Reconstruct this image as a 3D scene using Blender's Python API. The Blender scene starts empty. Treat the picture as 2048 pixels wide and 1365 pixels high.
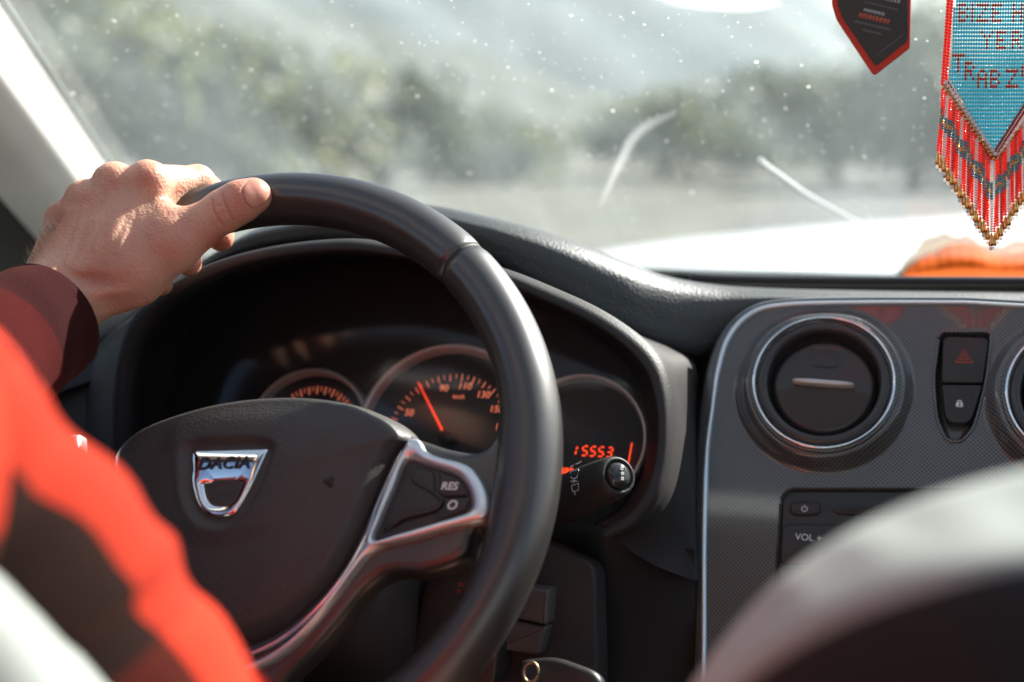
import bpy, bmesh, math, random
import numpy as np
from math import sin, cos, pi, radians, sqrt
from mathutils import Vector, Matrix
random.seed(7); rng = np.random.default_rng(7)
S = bpy.context.scene
COL = S.collection

# ------------------------------------------------------------------ camera
CAM = np.array([0, 0, 1.2]); YAW = radians(16); PIT = radians(8); FPX = 50/36*2048
RX = np.array([cos(YAW), sin(YAW), 0.0])
FW = np.array([-sin(YAW)*cos(PIT), cos(YAW)*cos(PIT), -sin(PIT)])
UP = np.cross(RX, FW)
cd = bpy.data.cameras.new('camera'); cam = bpy.data.objects.new('camera', cd); COL.objects.link(cam)
cd.lens = 50; cd.sensor_width = 36; cd.clip_start = 0.02; cd.clip_end = 5000
m = Matrix.Identity(4)
for i in range(3):
    m[i][0] = RX[i]; m[i][1] = UP[i]; m[i][2] = -FW[i]; m[i][3] = CAM[i]
cam.matrix_world = m
cd.dof.use_dof = True; cd.dof.focus_distance = 0.855; cd.dof.aperture_fstop = 3.6; cd.dof.aperture_blades = 9
S.camera = cam

# ------------------------------------------------------------------ light
SUN_EL, SUN_AZ = radians(36), radians(38)          # azimuth measured from the car's forward +Y towards +X
W = bpy.data.worlds.new('World'); S.world = W; W.use_nodes = True
nt = W.node_tree; nt.nodes.clear()
sk = nt.nodes.new('ShaderNodeTexSky'); sk.sky_type = 'NISHITA'; sk.sun_disc = False
sk.sun_elevation = SUN_EL; sk.sun_rotation = SUN_AZ; sk.dust_density = 2.0; sk.altitude = 100
bg = nt.nodes.new('ShaderNodeBackground'); bg.inputs[1].default_value = 0.05
wo = nt.nodes.new('ShaderNodeOutputWorld')
nt.links.new(sk.outputs[0], bg.inputs[0]); nt.links.new(bg.outputs[0], wo.inputs[0])
sd = bpy.data.lights.new('sun', 'SUN'); sd.energy = 5.0; sd.angle = radians(0.6); sd.color = (1, .96, .90)
sun = bpy.data.objects.new('sun', sd); COL.objects.link(sun)
sv = Vector((sin(SUN_AZ)*cos(SUN_EL), cos(SUN_AZ)*cos(SUN_EL), sin(SUN_EL)))
sun.rotation_euler = sv.to_track_quat('Z', 'Y').to_euler(); sun.location = (2, 4, 6)
S.view_settings.view_transform = 'Standard'; S.view_settings.look = 'None'
S.view_settings.exposure = 1.75; S.view_settings.gamma = 1
try:
    S.cycles.use_denoising = True; S.cycles.sample_clamp_indirect = 6; S.cycles.max_bounces = 10
    S.cycles.transparent_max_bounces = 16
except Exception: pass

# ------------------------------------------------------------------ helpers
def P(px, py, z):                                   # point at a photo direction and a real distance along the view
    return CAM + z*(FW + (px-1024)/FPX*RX + (682.5-py)/FPX*UP)
def PP(L): return np.array([P(*p) for p in L])
class Fr:                                           # a plane in the car: origin, x, y, normal
    def __init__(s, o, n, xh=(1, 0, 0)):
        s.o = np.array(o, float); s.n = np.array(n, float)/np.linalg.norm(n)
        s.y = np.cross(s.n, xh); s.y /= np.linalg.norm(s.y); s.x = np.cross(s.y, s.n)
    def px(s, px, py, h=0):
        d = P(px, py, 1)-CAM; o = s.o+s.n*h
        q = CAM+d*((o-CAM)@s.n)/(d@s.n)-s.o
        return (q@s.x, q@s.y)
    def pl(s, L, h=0): return np.array([s.px(a, b, h) for a, b in L])
    def w(s, x, y, h=0): return s.o+s.x*x+s.y*y+s.n*h
    def wl(s, L, h=0):
        L = np.asarray(L); h = np.broadcast_to(h, len(L))
        return s.o+L[:, :1]*s.x+L[:, 1:2]*s.y+h[:, None]*s.n
    def mat(s):
        M = Matrix.Identity(4)
        for i in range(3): M[i][0] = s.x[i]; M[i][1] = s.y[i]; M[i][2] = s.n[i]; M[i][3] = s.o[i]
        return M
def crv(pts, n, closed=False, smooth=True):          # Catmull-Rom through points, resampled evenly
    p = np.asarray(pts, float); k = len(p); out = []
    seg = k if closed else k-1
    for i in range(seg):
        if closed: a, b, c, d = p[(i-1) % k], p[i], p[(i+1) % k], p[(i+2) % k]
        else: a, b, c, d = p[max(i-1, 0)], p[i], p[i+1], p[min(i+2, k-1)]
        for t in np.linspace(0, 1, 16, endpoint=False):
            if smooth: out.append(.5*((2*b)+(-a+c)*t+(2*a-5*b+4*c-d)*t*t+(-a+3*b-3*c+d)*t**3))
            else: out.append(b+(c-b)*t)
    out.append(p[0] if closed else p[-1]); out = np.array(out)
    L = np.r_[0, np.cumsum(np.linalg.norm(np.diff(out, axis=0), axis=1))]
    T = np.linspace(0, L[-1], n+1 if closed else n)
    r = np.stack([np.interp(T, L, out[:, j]) for j in range(p.shape[1])], 1)
    return r[:-1] if closed else r
def rnd(pts, r=.3, n=64):                            # polygon with rounded corners, closed
    p = np.asarray(pts, float); k = len(p); o = []
    for i in range(k):
        a, b, c = p[i-1], p[i], p[(i+1) % k]
        rr = r[i] if hasattr(r, '__len__') else r
        s, e = b+(a-b)*min(rr, .49), b+(c-b)*min(rr, .49)
        for t in np.linspace(0, 1, 7): o.append((1-t)**2*s+2*t*(1-t)*b+t*t*e)
    return crv(o, n, True, False)
def obj(name, v, f, mat, parent=None, frame=None, smooth=True, uv=None):
    v = np.asarray(v, float)
    me = bpy.data.meshes.new(name)
    M = Matrix.Identity(4)
    if frame is not None:
        M = frame.mat(); d = v-frame.o; v = np.stack([d@frame.x, d@frame.y, d@frame.n], 1)
    elif parent is not None and parent.type == 'EMPTY':
        M = Matrix.Translation(parent.matrix_basis.translation); v = v-np.array(M.translation)
    else:
        c = v.mean(0); M = Matrix.Translation(Vector(c)); v = v-c
    me.from_pydata(v.tolist(), [], [tuple(map(int, q)) for q in f]); me.update()
    if smooth: me.polygons.foreach_set('use_smooth', [True]*len(me.polygons))
    if uv is not None:
        l = me.uv_layers.new(name='uv'); vi = np.zeros(len(me.loops), int); me.loops.foreach_get('vertex_index', vi)
        l.data.foreach_set('uv', np.asarray(uv)[vi].ravel())
    if mat: me.materials.append(mat)
    o = bpy.data.objects.new(name, me); COL.objects.link(o); o.matrix_basis = M
    if parent is not None:
        o.parent = parent; o.matrix_parent_inverse = wm(parent).inverted()
    return o
def wm(o):                                           # world matrix without a depsgraph update
    return (wm(o.parent) @ o.matrix_parent_inverse @ o.matrix_basis) if o.parent else o.matrix_basis.copy()
def thing(name, loc, label, cat, group=None, kind=None):
    o = bpy.data.objects.new(name, None); COL.objects.link(o); o.matrix_basis = Matrix.Translation(Vector(loc))
    o.empty_display_size = .05
    return tag(o, label, cat, group, kind)
def tag(o, label=None, cat=None, group=None, kind=None):
    if label: o['label'] = label
    if cat: o['category'] = cat
    if group: o['group'] = group
    if kind: o['kind'] = kind
    return o
def gridf(r, c, cr=False, cc=False, base=0):
    f = []
    for i in range(r if cr else r-1):
        for j in range(c if cc else c-1):
            f.append((base+i*c+j, base+i*c+(j+1) % c, base+((i+1) % r)*c+(j+1) % c, base+((i+1) % r)*c+j))
    return f
class MB:                                            # gathers shapes of ONE part
    def __init__(s): s.v = []; s.f = []; s.k = 0
    def add(s, v, f):
        s.v.append(np.asarray(v, float)); s.f += [tuple(i+s.k for i in q) for q in f]; s.k += len(v); return s
    def build(s, name, mat, parent=None, frame=None, smooth=True, uv=None):
        return obj(name, np.concatenate(s.v), s.f, mat, parent, frame, smooth, uv)
def surf(rows, n=60, sub=6, closed=False, smooth=True):   # loft through 3D polylines
    R = [crv(r, n, closed) for r in rows]
    R = np.array(R); out = []
    k = len(R)
    for i in range(k-1):
        a, b, c, d = R[max(i-1, 0)], R[i], R[i+1], R[min(i+2, k-1)]
        for t in np.linspace(0, 1, sub, endpoint=False):
            out.append(.5*((2*b)+(-a+c)*t+(2*a-5*b+4*c-d)*t*t+(-a+3*b-3*c+d)*t**3) if smooth else b+(c-b)*t)
    out.append(R[-1]); out = np.array(out)
    return out.reshape(-1, 3), gridf(out.shape[0], n, False, closed)
def thick(v, f, d):                                  # give an open sheet a real thickness along its normals
    me = bpy.data.meshes.new('tmp'); me.from_pydata(np.asarray(v).tolist(), [], f); me.update()
    bm = bmesh.new(); bm.from_mesh(me); bmesh.ops.solidify(bm, geom=bm.faces[:], thickness=d)
    v = np.array([x.co[:] for x in bm.verts]); f = [[a.index for a in x.verts] for x in bm.faces]
    bm.free(); bpy.data.meshes.remove(me); return v, f
def band(fr, A, B, prof, closed=True):
    rows = [fr.wl(A+(B-A)*t, h) for t, h in prof]
    return np.concatenate(rows), gridf(len(rows), len(A), False, closed)
def inset(o, d):
    e = np.roll(o, -1, 0)-np.roll(o, 1, 0); nn = np.stack([-e[:, 1], e[:, 0]], 1); nn /= np.linalg.norm(nn, axis=1)[:, None]+1e-12
    area = .5*np.sum(o[:, 0]*np.roll(o[:, 1], -1)-np.roll(o[:, 0], -1)*o[:, 1])
    return o+nn*d*(1 if area > 0 else -1)
def slab(fr, o, h0, h1, bev=.001, steps=4):
    rows = [fr.wl(o, h0)]
    for i in range(steps+1):
        a = i/steps*pi/2; rows.append(fr.wl(inset(o, bev*(1-cos(a))), h1-bev+bev*sin(a)))
    n = len(o); k = len(rows); f = gridf(k, n, False, True); f.append(tuple((k-1)*n+j for j in range(n)))
    return np.concatenate(rows), f
def lathe(fr, c, prof, seg=72, cap=False, a0=0, a1=2*pi):
    full = abs(a1-a0-2*pi) < 1e-6
    A = np.linspace(a0, a1, seg, endpoint=not full)
    rows = [fr.wl(np.stack([c[0]+r*np.cos(A), c[1]+r*np.sin(A)], 1), h) for r, h in prof]
    f = gridf(len(rows), seg, False, full)
    if cap: f.append(tuple((len(rows)-1)*seg+j for j in range(seg)))
    return np.concatenate(rows), f
def tube(path, rad, seg=10, cap=True):
    p = np.asarray(path, float); n = len(p); rad = np.broadcast_to(rad, n)
    t = np.gradient(p, axis=0); t /= np.linalg.norm(t, axis=1)[:, None]+1e-12
    up = np.array([0, 0, 1.]) if abs(t[0][2]) < .9 else np.array([1., 0, 0])
    v = []; A = np.linspace(0, 2*pi, seg, endpoint=False); a = np.cross(t[0], up); a /= np.linalg.norm(a)
    for i in range(n):
        a = a-t[i]*(a@t[i]); a /= np.linalg.norm(a); b = np.cross(t[i], a)
        v.append(p[i]+rad[i]*(np.cos(A)[:, None]*a+np.sin(A)[:, None]*b))
    f = gridf(n, seg, False, True)
    if cap: f += [tuple(range(seg))[::-1], tuple((n-1)*seg+j for j in range(seg))]
    return np.concatenate(v), f
def box(c, s, R=None):
    q = np.array([[x, y, z] for x in (-1, 1) for y in (-1, 1) for z in (-1, 1)], float)*np.array(s)/2
    if R is not None: q = q@np.array(R)
    return q+np.array(c), [(0, 1, 3, 2), (4, 6, 7, 5), (0, 4, 5, 1), (2, 3, 7, 6), (0, 2, 6, 4), (1, 5, 7, 3)]
def text(name, s, fr, xy, size, h, mat, parent, shear=0, ext=.0002, bold=0, rot=0, sx=1, align='CENTER'):
    cu = bpy.data.curves.new(name, 'FONT'); cu.body = s; cu.size = size; cu.shear = shear; cu.extrude = ext
    cu.offset = bold; cu.align_x = align; cu.align_y = 'CENTER'; cu.resolution_u = 4
    t = bpy.data.objects.new(name, cu); COL.objects.link(t)
    bpy.context.view_layer.update()
    me = bpy.data.meshes.new_from_object(t.evaluated_get(bpy.context.evaluated_depsgraph_get()))
    bpy.data.objects.remove(t); bpy.data.curves.remove(cu)
    v = np.array([q.co[:] for q in me.vertices]); f = [tuple(q.vertices) for q in me.polygons]; bpy.data.meshes.remove(me)
    c, s_ = cos(rot), sin(rot); x = v[:, 0]*sx; y = v[:, 1]
    X = xy[0]+c*x-s_*y; Y = xy[1]+s_*x+c*y
    return obj(name, fr.wl(np.stack([X, Y], 1), h+v[:, 2]), f, mat, parent, None, False)

# ------------------------------------------------------------------ materials
def mat(name, col, rough=.5, metal=0, bump=None, spec=.5, var=None, **kw):
    M = bpy.data.materials.new(name); M.use_nodes = True; t = M.node_tree
    b = t.nodes['Principled BSDF']; b.inputs['Base Color'].default_value = (*col, 1)
    b.inputs['Roughness'].default_value = rough; b.inputs['Metallic'].default_value = metal
    b.inputs['Specular IOR Level'].default_value = spec
    tc = t.nodes.new('ShaderNodeTexCoord')
    for k, v in kw.items(): b.inputs[k.replace('_', ' ')].default_value = v
    if bump:                                         # (kind, scale, strength, distance)
        kind, sc, st, di = bump
        n = t.nodes.new('ShaderNodeTexVoronoi' if kind == 'cell' else 'ShaderNodeTexNoise'); n.inputs['Scale'].default_value = sc
        if kind == 'noise': n.inputs['Detail'].default_value = 4
        bu = t.nodes.new('ShaderNodeBump'); bu.inputs['Strength'].default_value = st; bu.inputs['Distance'].default_value = di
        t.links.new(tc.outputs['Object'], n.inputs['Vector']); t.links.new(n.outputs[0], bu.inputs['Height'])
        t.links.new(bu.outputs[0], b.inputs['Normal'])
    if var:                                          # (scale, amount): slow roughness and tone variation
        n = t.nodes.new('ShaderNodeTexNoise'); n.inputs['Scale'].default_value = var[0]; n.inputs['Detail'].default_value = 6
        t.links.new(tc.outputs['Object'], n.inputs['Vector'])
        r = t.nodes.new('ShaderNodeMapRange'); r.inputs[3].default_value = max(rough-var[1], 0); r.inputs[4].default_value = min(rough+var[1], 1)
        t.links.new(n.outputs[0], r.inputs[0]); t.links.new(r.outputs[0], b.inputs['Roughness'])
        mx = t.nodes.new('ShaderNodeMix'); mx.data_type = 'RGBA'
        mx.inputs[6].default_value = (*[c*.8 for c in col], 1); mx.inputs[7].default_value = (*[min(c*1.2, 1) for c in col], 1)
        t.links.new(n.outputs[0], mx.inputs[0]); t.links.new(mx.outputs[2], b.inputs['Base Color'])
    return M
def emis(name, col, st):
    M = mat(name, col, .6); b = M.node_tree.nodes['Principled BSDF']
    b.inputs['Emission Color'].default_value = (*col, 1); b.inputs['Emission Strength'].default_value = st; return M
m_plast = mat('grained dark plastic', (.020, .017, .016), .46, bump=('cell', 700, .35, .0006), var=(30, .06))
m_pad = mat('grained dash plastic', (.042, .048, .046), .50, spec=.6, bump=('cell', 560, .5, .0007), var=(25, .06))
m_hood = mat('binnacle plastic', (.030, .027, .026), .52, spec=.28, bump=('cell', 800, .25, .0005), var=(30, .05))
m_smooth = mat('smooth dark plastic', (.023, .021, .020), .38, var=(60, .06))
m_black = mat('matt black', (.018, .016, .015), .6)
m_rim = mat('rim leather', (.024, .022, .020), .36, spec=1.0, bump=('noise', 700, .05, .0003), var=(40, .03))
m_airbag = mat('airbag cover', (.046, .042, .039), .46, bump=('noise', 600, .6, .0008), var=(50, .05))
m_chrome = mat('chrome', (.86, .87, .88), .06, 1)
m_satin = mat('satin chrome', (.80, .86, .88), .34, .85)
m_ring = mat('warm satin ring', (.82, .70, .60), .36, .55)
m_silver = mat('silver paint', (.80, .80, .78), .32, .25)
m_white = mat('white print', (.75, .75, .75), .5)
m_letter = mat('emblem letters', (.020, .024, .034), .45)
m_redtxt = mat('red print', (.5, .05, .03), .5)
m_dial = mat('dial face', (.016, .015, .015), .5)
m_orange = emis('lit dial print', (1, .24, .12), .22)
m_lcd = emis('lit display digits', (1, .06, .012), .55)
m_needle = emis('lit needle', (1, .05, .015), .38)

# ------------------------------------------------------------------ the setting outside
def gmat(name, c1, c2, sc, rough=.95):
    M = mat(name, c1, rough); t = M.node_tree; b = t.nodes['Principled BSDF']; tc = t.nodes['Texture Coordinate']
    n = t.nodes.new('ShaderNodeTexNoise'); n.inputs['Scale'].default_value = sc; n.inputs['Detail'].default_value = 8
    r = t.nodes.new('ShaderNodeValToRGB'); r.color_ramp.elements[0].position = .35; r.color_ramp.elements[1].position = .65
    r.color_ramp.elements[0].color = (*c1, 1); r.color_ramp.elements[1].color = (*c2, 1)
    t.links.new(tc.outputs['Object'], n.inputs[0]); t.links.new(n.outputs[0], r.inputs[0]); t.links.new(r.outputs[0], b.inputs['Base Color'])
    return M
def sheet(name, x0, x1, y0, y1, z, m_, nx=2, ny=2):
    X, Y = np.meshgrid(np.linspace(x0, x1, nx), np.linspace(y0, y1, ny))
    o = obj(name, np.stack([X.ravel(), Y.ravel(), np.full(X.size, z)], 1), gridf(ny, nx), m_)
    return tag(o, kind='structure')
sheet('ground', -1500, 1500, -1500, 2500, 0, gmat('dry grass', (.05, .055, .04), (.09, .085, .06), .3))
sheet('road', -2.6, 3.4, -200, 400, .004, gmat('asphalt', (.045, .046, .045), (.07, .07, .066), 3))
def hills(name, R0, R1, hf, m_, a0=-75, a1=60):
    A = np.radians(np.linspace(a0, a1, 150)); rows = []
    for k, t in enumerate(np.linspace(0, 1, 14)):
        R = R0+(R1-R0)*t
        h = np.array([hf(np.degrees(a)) for a in A])*(t**.8)*(1+.05*np.sin(A*60+k)+.03*np.sin(A*140+2*k))-.4
        rows.append(np.stack([R*np.sin(A), R*np.cos(A), h], 1))
    v = np.concatenate(rows); return tag(obj(name, v, gridf(14, 150), m_), kind='structure')
hills('far_hills', 350, 620, lambda a: np.interp(a, [-75, -36, -14, -6, -1, 4, 20, 60], [70, 95, 88, 70, 40, 22, 12, 30]), gmat('far hillside', (.06, .09, .095), (.13, .155, .155), .012))  # far hills paler and bluer: distance haze put into their colour
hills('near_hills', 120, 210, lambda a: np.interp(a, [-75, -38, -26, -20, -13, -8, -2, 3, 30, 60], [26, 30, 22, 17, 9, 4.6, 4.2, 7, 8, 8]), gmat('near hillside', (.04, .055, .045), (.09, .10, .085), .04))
def leafmat(name, c):
    M = mat(name, c, .55); t = M.node_tree; b = t.nodes['Principled BSDF']
    tr = t.nodes.new('ShaderNodeBsdfTranslucent'); tr.inputs[0].default_value = (c[0]*2, c[1]*2, c[2]*1.2, 1)
    mx = t.nodes.new('ShaderNodeMixShader'); mx.inputs[0].default_value = .4
    o = t.nodes['Material Output']; t.links.new(b.outputs[0], mx.inputs[1]); t.links.new(tr.outputs[0], mx.inputs[2]); t.links.new(mx.outputs[0], o.inputs[0])
    return M
LM = [leafmat('leaves %d' % i, c) for i, c in enumerate([(.042, .052, .036), (.072, .082, .058), (.125, .132, .10)])]  # palest tone puts sunlit leaf highlights into the colour
m_bark = mat('bark', (.10, .075, .055), .9, bump=('noise', 8, .6, .03))
def tree(name, x, y, h, r, k, label, group, trunk=.12, leaf=.20, n=2200):
    t = thing(name, (x, y, 0), label, 'tree' if name != 'bush' else 'bush', group)
    M = MB(); th = h*trunk
    M.add(*tube(crv([(x, y, -.1), (x+.05*h, y, th*.6), (x, y+.03*h, h*.75)], 8), np.linspace(.05*h, .015*h, 8), 7))
    for i in range(5):
        a = i*1.26+random.random(); M.add(*tube(crv([(x, y, th*.7), (x+r*.4*cos(a), y+r*.4*sin(a), th+.2*h), (x+r*.75*cos(a), y+r*.75*sin(a), h*.7)], 6), np.linspace(.02*h, .006*h, 6), 5))
    M.build('trunk', m_bark, t)
    cl = [np.array([x+r*.75*random.gauss(0, .45), y+r*.75*random.gauss(0, .45), th+(h-th)*random.uniform(.1, .88)]) for _ in range(16)]
    v = []; f = []
    for i in range(n):
        c = cl[i % 16]; p = c+rng.normal(0, 1, 3)*np.array([r*.24, r*.24, h*.10]); p[2] = max(p[2], .1)
        a = rng.normal(0, 1, 3); a /= np.linalg.norm(a); b = np.cross(a, rng.normal(0, 1, 3)); b /= np.linalg.norm(b)
        s = leaf*random.uniform(.6, 1.3); v += [p-a*s, p+b*s*.45, p+a*s, p-b*s*.45]; f.append((4*i, 4*i+1, 4*i+2, 4*i+3))
    obj('crown', v, f, LM[k], t, smooth=False)
def at(px, dist, z=0):                               # ground point in a photo direction
    a = math.atan((px-1024)/FPX)-YAW
    return dist*sin(a), dist*cos(a)
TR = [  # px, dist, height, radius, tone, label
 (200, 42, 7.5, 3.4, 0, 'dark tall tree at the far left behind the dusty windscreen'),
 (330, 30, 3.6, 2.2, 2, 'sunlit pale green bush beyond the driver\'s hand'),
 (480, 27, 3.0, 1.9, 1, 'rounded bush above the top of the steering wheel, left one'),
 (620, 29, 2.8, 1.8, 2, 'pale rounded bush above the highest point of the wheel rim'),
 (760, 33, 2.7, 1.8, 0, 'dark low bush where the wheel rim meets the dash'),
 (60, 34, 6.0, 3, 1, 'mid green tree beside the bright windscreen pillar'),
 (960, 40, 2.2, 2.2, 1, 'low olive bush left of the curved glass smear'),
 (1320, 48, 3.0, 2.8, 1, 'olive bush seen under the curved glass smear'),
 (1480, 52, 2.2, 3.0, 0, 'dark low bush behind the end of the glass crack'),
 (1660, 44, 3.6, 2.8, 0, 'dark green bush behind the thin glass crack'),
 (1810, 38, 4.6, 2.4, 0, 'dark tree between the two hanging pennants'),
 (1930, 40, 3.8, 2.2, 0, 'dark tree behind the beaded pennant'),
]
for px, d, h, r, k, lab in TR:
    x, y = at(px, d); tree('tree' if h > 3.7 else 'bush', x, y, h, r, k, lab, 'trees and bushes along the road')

# ------------------------------------------------------------------ windscreen, pillar, bonnet, cabin shell
ws = Fr((0, 1.45, 1.062), (0, -sin(radians(25)), -cos(radians(25))), (-1, 0, 0))   # inward normal; x runs to the left... kept right-handed
ws = Fr((0, 1.45, 1.062), (0, sin(radians(25)), cos(radians(25))))                  # outward normal, y up the glass towards the roof? (see below)
def glassmat():
    M = bpy.data.materials.new('dusty glass'); M.use_nodes = True; t = M.node_tree; t.nodes.clear(); N = t.nodes.new; L = t.links.new
    tc = N('ShaderNodeTexCoord'); out = N('ShaderNodeOutputMaterial')
    tr = N('ShaderNodeBsdfTransparent'); tr.inputs[0].default_value = (.93, .96, .95, 1)
    gl = N('ShaderNodeBsdfGlossy'); gl.inputs['Roughness'].default_value = .02
    du = N('ShaderNodeBsdfTranslucent'); du.inputs[0].default_value = (.68, .80, .80, 1)
    dd = N('ShaderNodeBsdfTranslucent'); dd.inputs[0].default_value = (.95, .95, .95, 1)
    fr = N('ShaderNodeLayerWeight'); fr.inputs[0].default_value = .12
    # smeared dust: stretched warped noise
    mp = N('ShaderNodeMapping'); mp.inputs['Rotation'].default_value = (0, 0, .9); mp.inputs['Scale'].default_value = (5, 2.2, 1)
    n1 = N('ShaderNodeTexNoise'); n1.inputs['Scale'].default_value = 1.3; n1.inputs['Detail'].default_value = 5; n1.inputs['Distortion'].default_value = 1.3
    L(tc.outputs['Object'], mp.inputs[0]); L(mp.outputs[0], n1.inputs[0])
    mr = N('ShaderNodeMapRange'); mr.inputs[1].default_value = .32; mr.inputs[2].default_value = .72; mr.inputs[3].default_value = DUST[0]; mr.inputs[4].default_value = DUST[1]
    L(n1.outputs[0], mr.inputs[0])
    # specks
    def specks(sc, r0, keep):
        vo = N('ShaderNodeTexVoronoi'); vo.voronoi_dimensions = '2D'; vo.inputs['Scale'].default_value = sc; L(tc.outputs['Object'], vo.inputs['Vector'])
        a = N('ShaderNodeMapRange'); a.inputs[1].default_value = r0; a.inputs[2].default_value = r0*.55; s = N('ShaderNodeSeparateColor'); L(vo.outputs['Color'], s.inputs[0]); dv = N('ShaderNodeMath'); dv.operation = 'DIVIDE'; L(vo.outputs['Distance'], dv.inputs[0]); L(s.outputs[1], dv.inputs[1]); L(dv.outputs[0], a.inputs[0])
        b = N('ShaderNodeMapRange'); b.inputs[1].default_value = keep; b.inputs[2].default_value = 1.0; L(s.outputs[0], b.inputs[0])
        c = N('ShaderNodeMath'); c.operation = 'MULTIPLY'; L(a.outputs[0], c.inputs[0]); L(b.outputs[0], c.inputs[1]); return c
    s1 = specks(70, .075, .58); s2 = specks(26, .050, .6); s3 = specks(130, .11, .7)
    sm = N('ShaderNodeMath'); sm.operation = 'MAXIMUM'; L(s1.outputs[0], sm.inputs[0]); L(s2.outputs[0], sm.inputs[1]); s_3 = N('ShaderNodeMath'); s_3.operation = 'MAXIMUM'; L(sm.outputs[0], s_3.inputs[0]); L(s3.outputs[0], s_3.inputs[1]); s_4 = N('ShaderNodeMath'); s_4.operation = 'MULTIPLY'; s_4.inputs[1].default_value = .6; L(s_3.outputs[0], s_4.inputs[0]); sm = s_4
    m1 = N('ShaderNodeMixShader'); L(mr.outputs[0], m1.inputs[0]); L(tr.outputs[0], m1.inputs[1]); L(du.outputs[0], m1.inputs[2])
    m2 = N('ShaderNodeMixShader'); L(sm.outputs[0], m2.inputs[0]); L(m1.outputs[0], m2.inputs[1]); L(dd.outputs[0], m2.inputs[2])
    fm = N('ShaderNodeMath'); fm.operation = 'MULTIPLY'; fm.inputs[1].default_value = .35; L(fr.outputs[1], fm.inputs[0])
    m3 = N('ShaderNodeMixShader'); L(fm.outputs[0], m3.inputs[0]); L(m2.outputs[0], m3.inputs[1]); L(gl.outputs[0], m3.inputs[2])
    L(m3.outputs[0], out.inputs[0]); return M
DUST = (.035, .10)
# orient the screen frame: x to the right, y up the slope towards the roof, normal outwards (forwards-up)
ws = Fr((0, 1.45, 1.062), (0, sin(radians(25)), cos(radians(25))), (1, 0, 0))
if ws.y[1] > 0: ws.y = -ws.y; ws.n = np.cross(ws.x, ws.y)      # keep y pointing back and up
wt = thing('windscreen', ws.w(0, 0), 'dusty speckled windscreen above the dashboard', 'windscreen')
gy = 1.66; wl0, wl1 = -.80, -.72  # glass run far back so trim and panel mirror open sky
wsl = ws.px(208, 335)[0]; wst = ws.px(0, 25)[0]; wly = (ws.px(208, 335)[1], ws.px(0, 25)[1])
sl = (wst-wsl)/(wly[1]-wly[0])
def wsx(y): return wsl+sl*(y-wly[0])                # left edge of the glass at height y up the slope
q = ws.wl([(wsx(-.03), -.03), (-wsx(-.03), -.03), (-wsx(gy), gy), (wsx(gy), gy)])
obj('glass', q, [(0, 1, 2, 3)], glassmat(), wt, ws)
m_frit = mat('black seal', (.012, .012, .011), .6, bump=('cell', 900, .5, .0006))
# black printed edge with its comb of dots, along the bottom and the left
M = MB()
M.add(*slab(ws, np.array([(wsx(-.05), -.05), (-wsx(-.05), -.05), (-wsx(-.05), .006), (wsx(-.05), .006)]), -.006, -.003, .0005))
for i in range(420):
    x = wsx(0)+.004+i*.00345; M.add(*slab(ws, np.array([(x, .0062), (x+.0017, .0062), (x+.0013, .011), (x+.0004, .011)]), -.005, -.0032, .0002, 1))
M.build('bottom_seal', m_frit, wt)
M = MB(); yy = np.linspace(-.05, gy, 40)
A = np.array([(wsx(y)+.001, y) for y in yy]); B = np.array([(wsx(y)-.05, y) for y in yy])
M.add(*band(ws, A, B, [(0, -.004), (.02, -.010), (.5, -.012), (1, -.012)], False))
for y in np.arange(-.03, gy, .0042): M.add(*slab(ws, np.array([(wsx(y)+.0015, y), (wsx(y)+.0085, y+.0006), (wsx(y)+.0085, y+.0016), (wsx(y)+.0015, y+.0024)]), -.005, -.0032, .0002, 1))
M.build('side_seal', m_frit, wt)
# crack and smear catching the sun
m_crk = mat('bright glass flaw', (.9, .93, .93), .3); t = m_crk.node_tree
tl = t.nodes.new('ShaderNodeBsdfTranslucent'); mx = t.nodes.new('ShaderNodeMixShader'); mx.inputs[0].default_value = .55
t.links.new(t.nodes['Principled BSDF'].outputs[0], mx.inputs[1]); t.links.new(tl.outputs[0], mx.inputs[2]); t.links.new(mx.outputs[0], t.nodes['Material Output'].inputs[0])
ck = crv([ws.w(*ws.px(*p), -.002) for p in [(1519, 324), (1545, 343), (1600, 383), (1650, 413), (1700, 440), (1750, 463), (1790, 490), (1835, 518)]], 50)
obj('crack', *tube(ck, np.interp(np.linspace(0, 1, 50), [0, .04, .3, .6, 1], [.0026, .0019, .0018, .0011, .0005]), 8), m_crk, wt)
def streakmat(a):
    M = bpy.data.materials.new('glass smear'); M.use_nodes = True; t = M.node_tree; t.nodes.clear(); N = t.nodes.new
    tr = N('ShaderNodeBsdfTransparent'); tl = N('ShaderNodeBsdfTranslucent'); tl.inputs[0].default_value = (.95, .97, .96, 1)
    uvn = N('ShaderNodeUVMap'); uvn.uv_map = 'uv'; sp = N('ShaderNodeSeparateXYZ'); t.links.new(uvn.outputs[0], sp.inputs[0])
    mm = N('ShaderNodeMath'); mm.operation = 'MULTIPLY'; mm.inputs[1].default_value = a; t.links.new(sp.outputs[0], mm.inputs[0])
    mx = N('ShaderNodeMixShader'); o = N('ShaderNodeOutputMaterial')
    t.links.new(mm.outputs[0], mx.inputs[0]); t.links.new(tr.outputs[0], mx.inputs[1]); t.links.new(tl.outputs[0], mx.inputs[2]); t.links.new(mx.outputs[0], o.inputs[0]); return M
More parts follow.
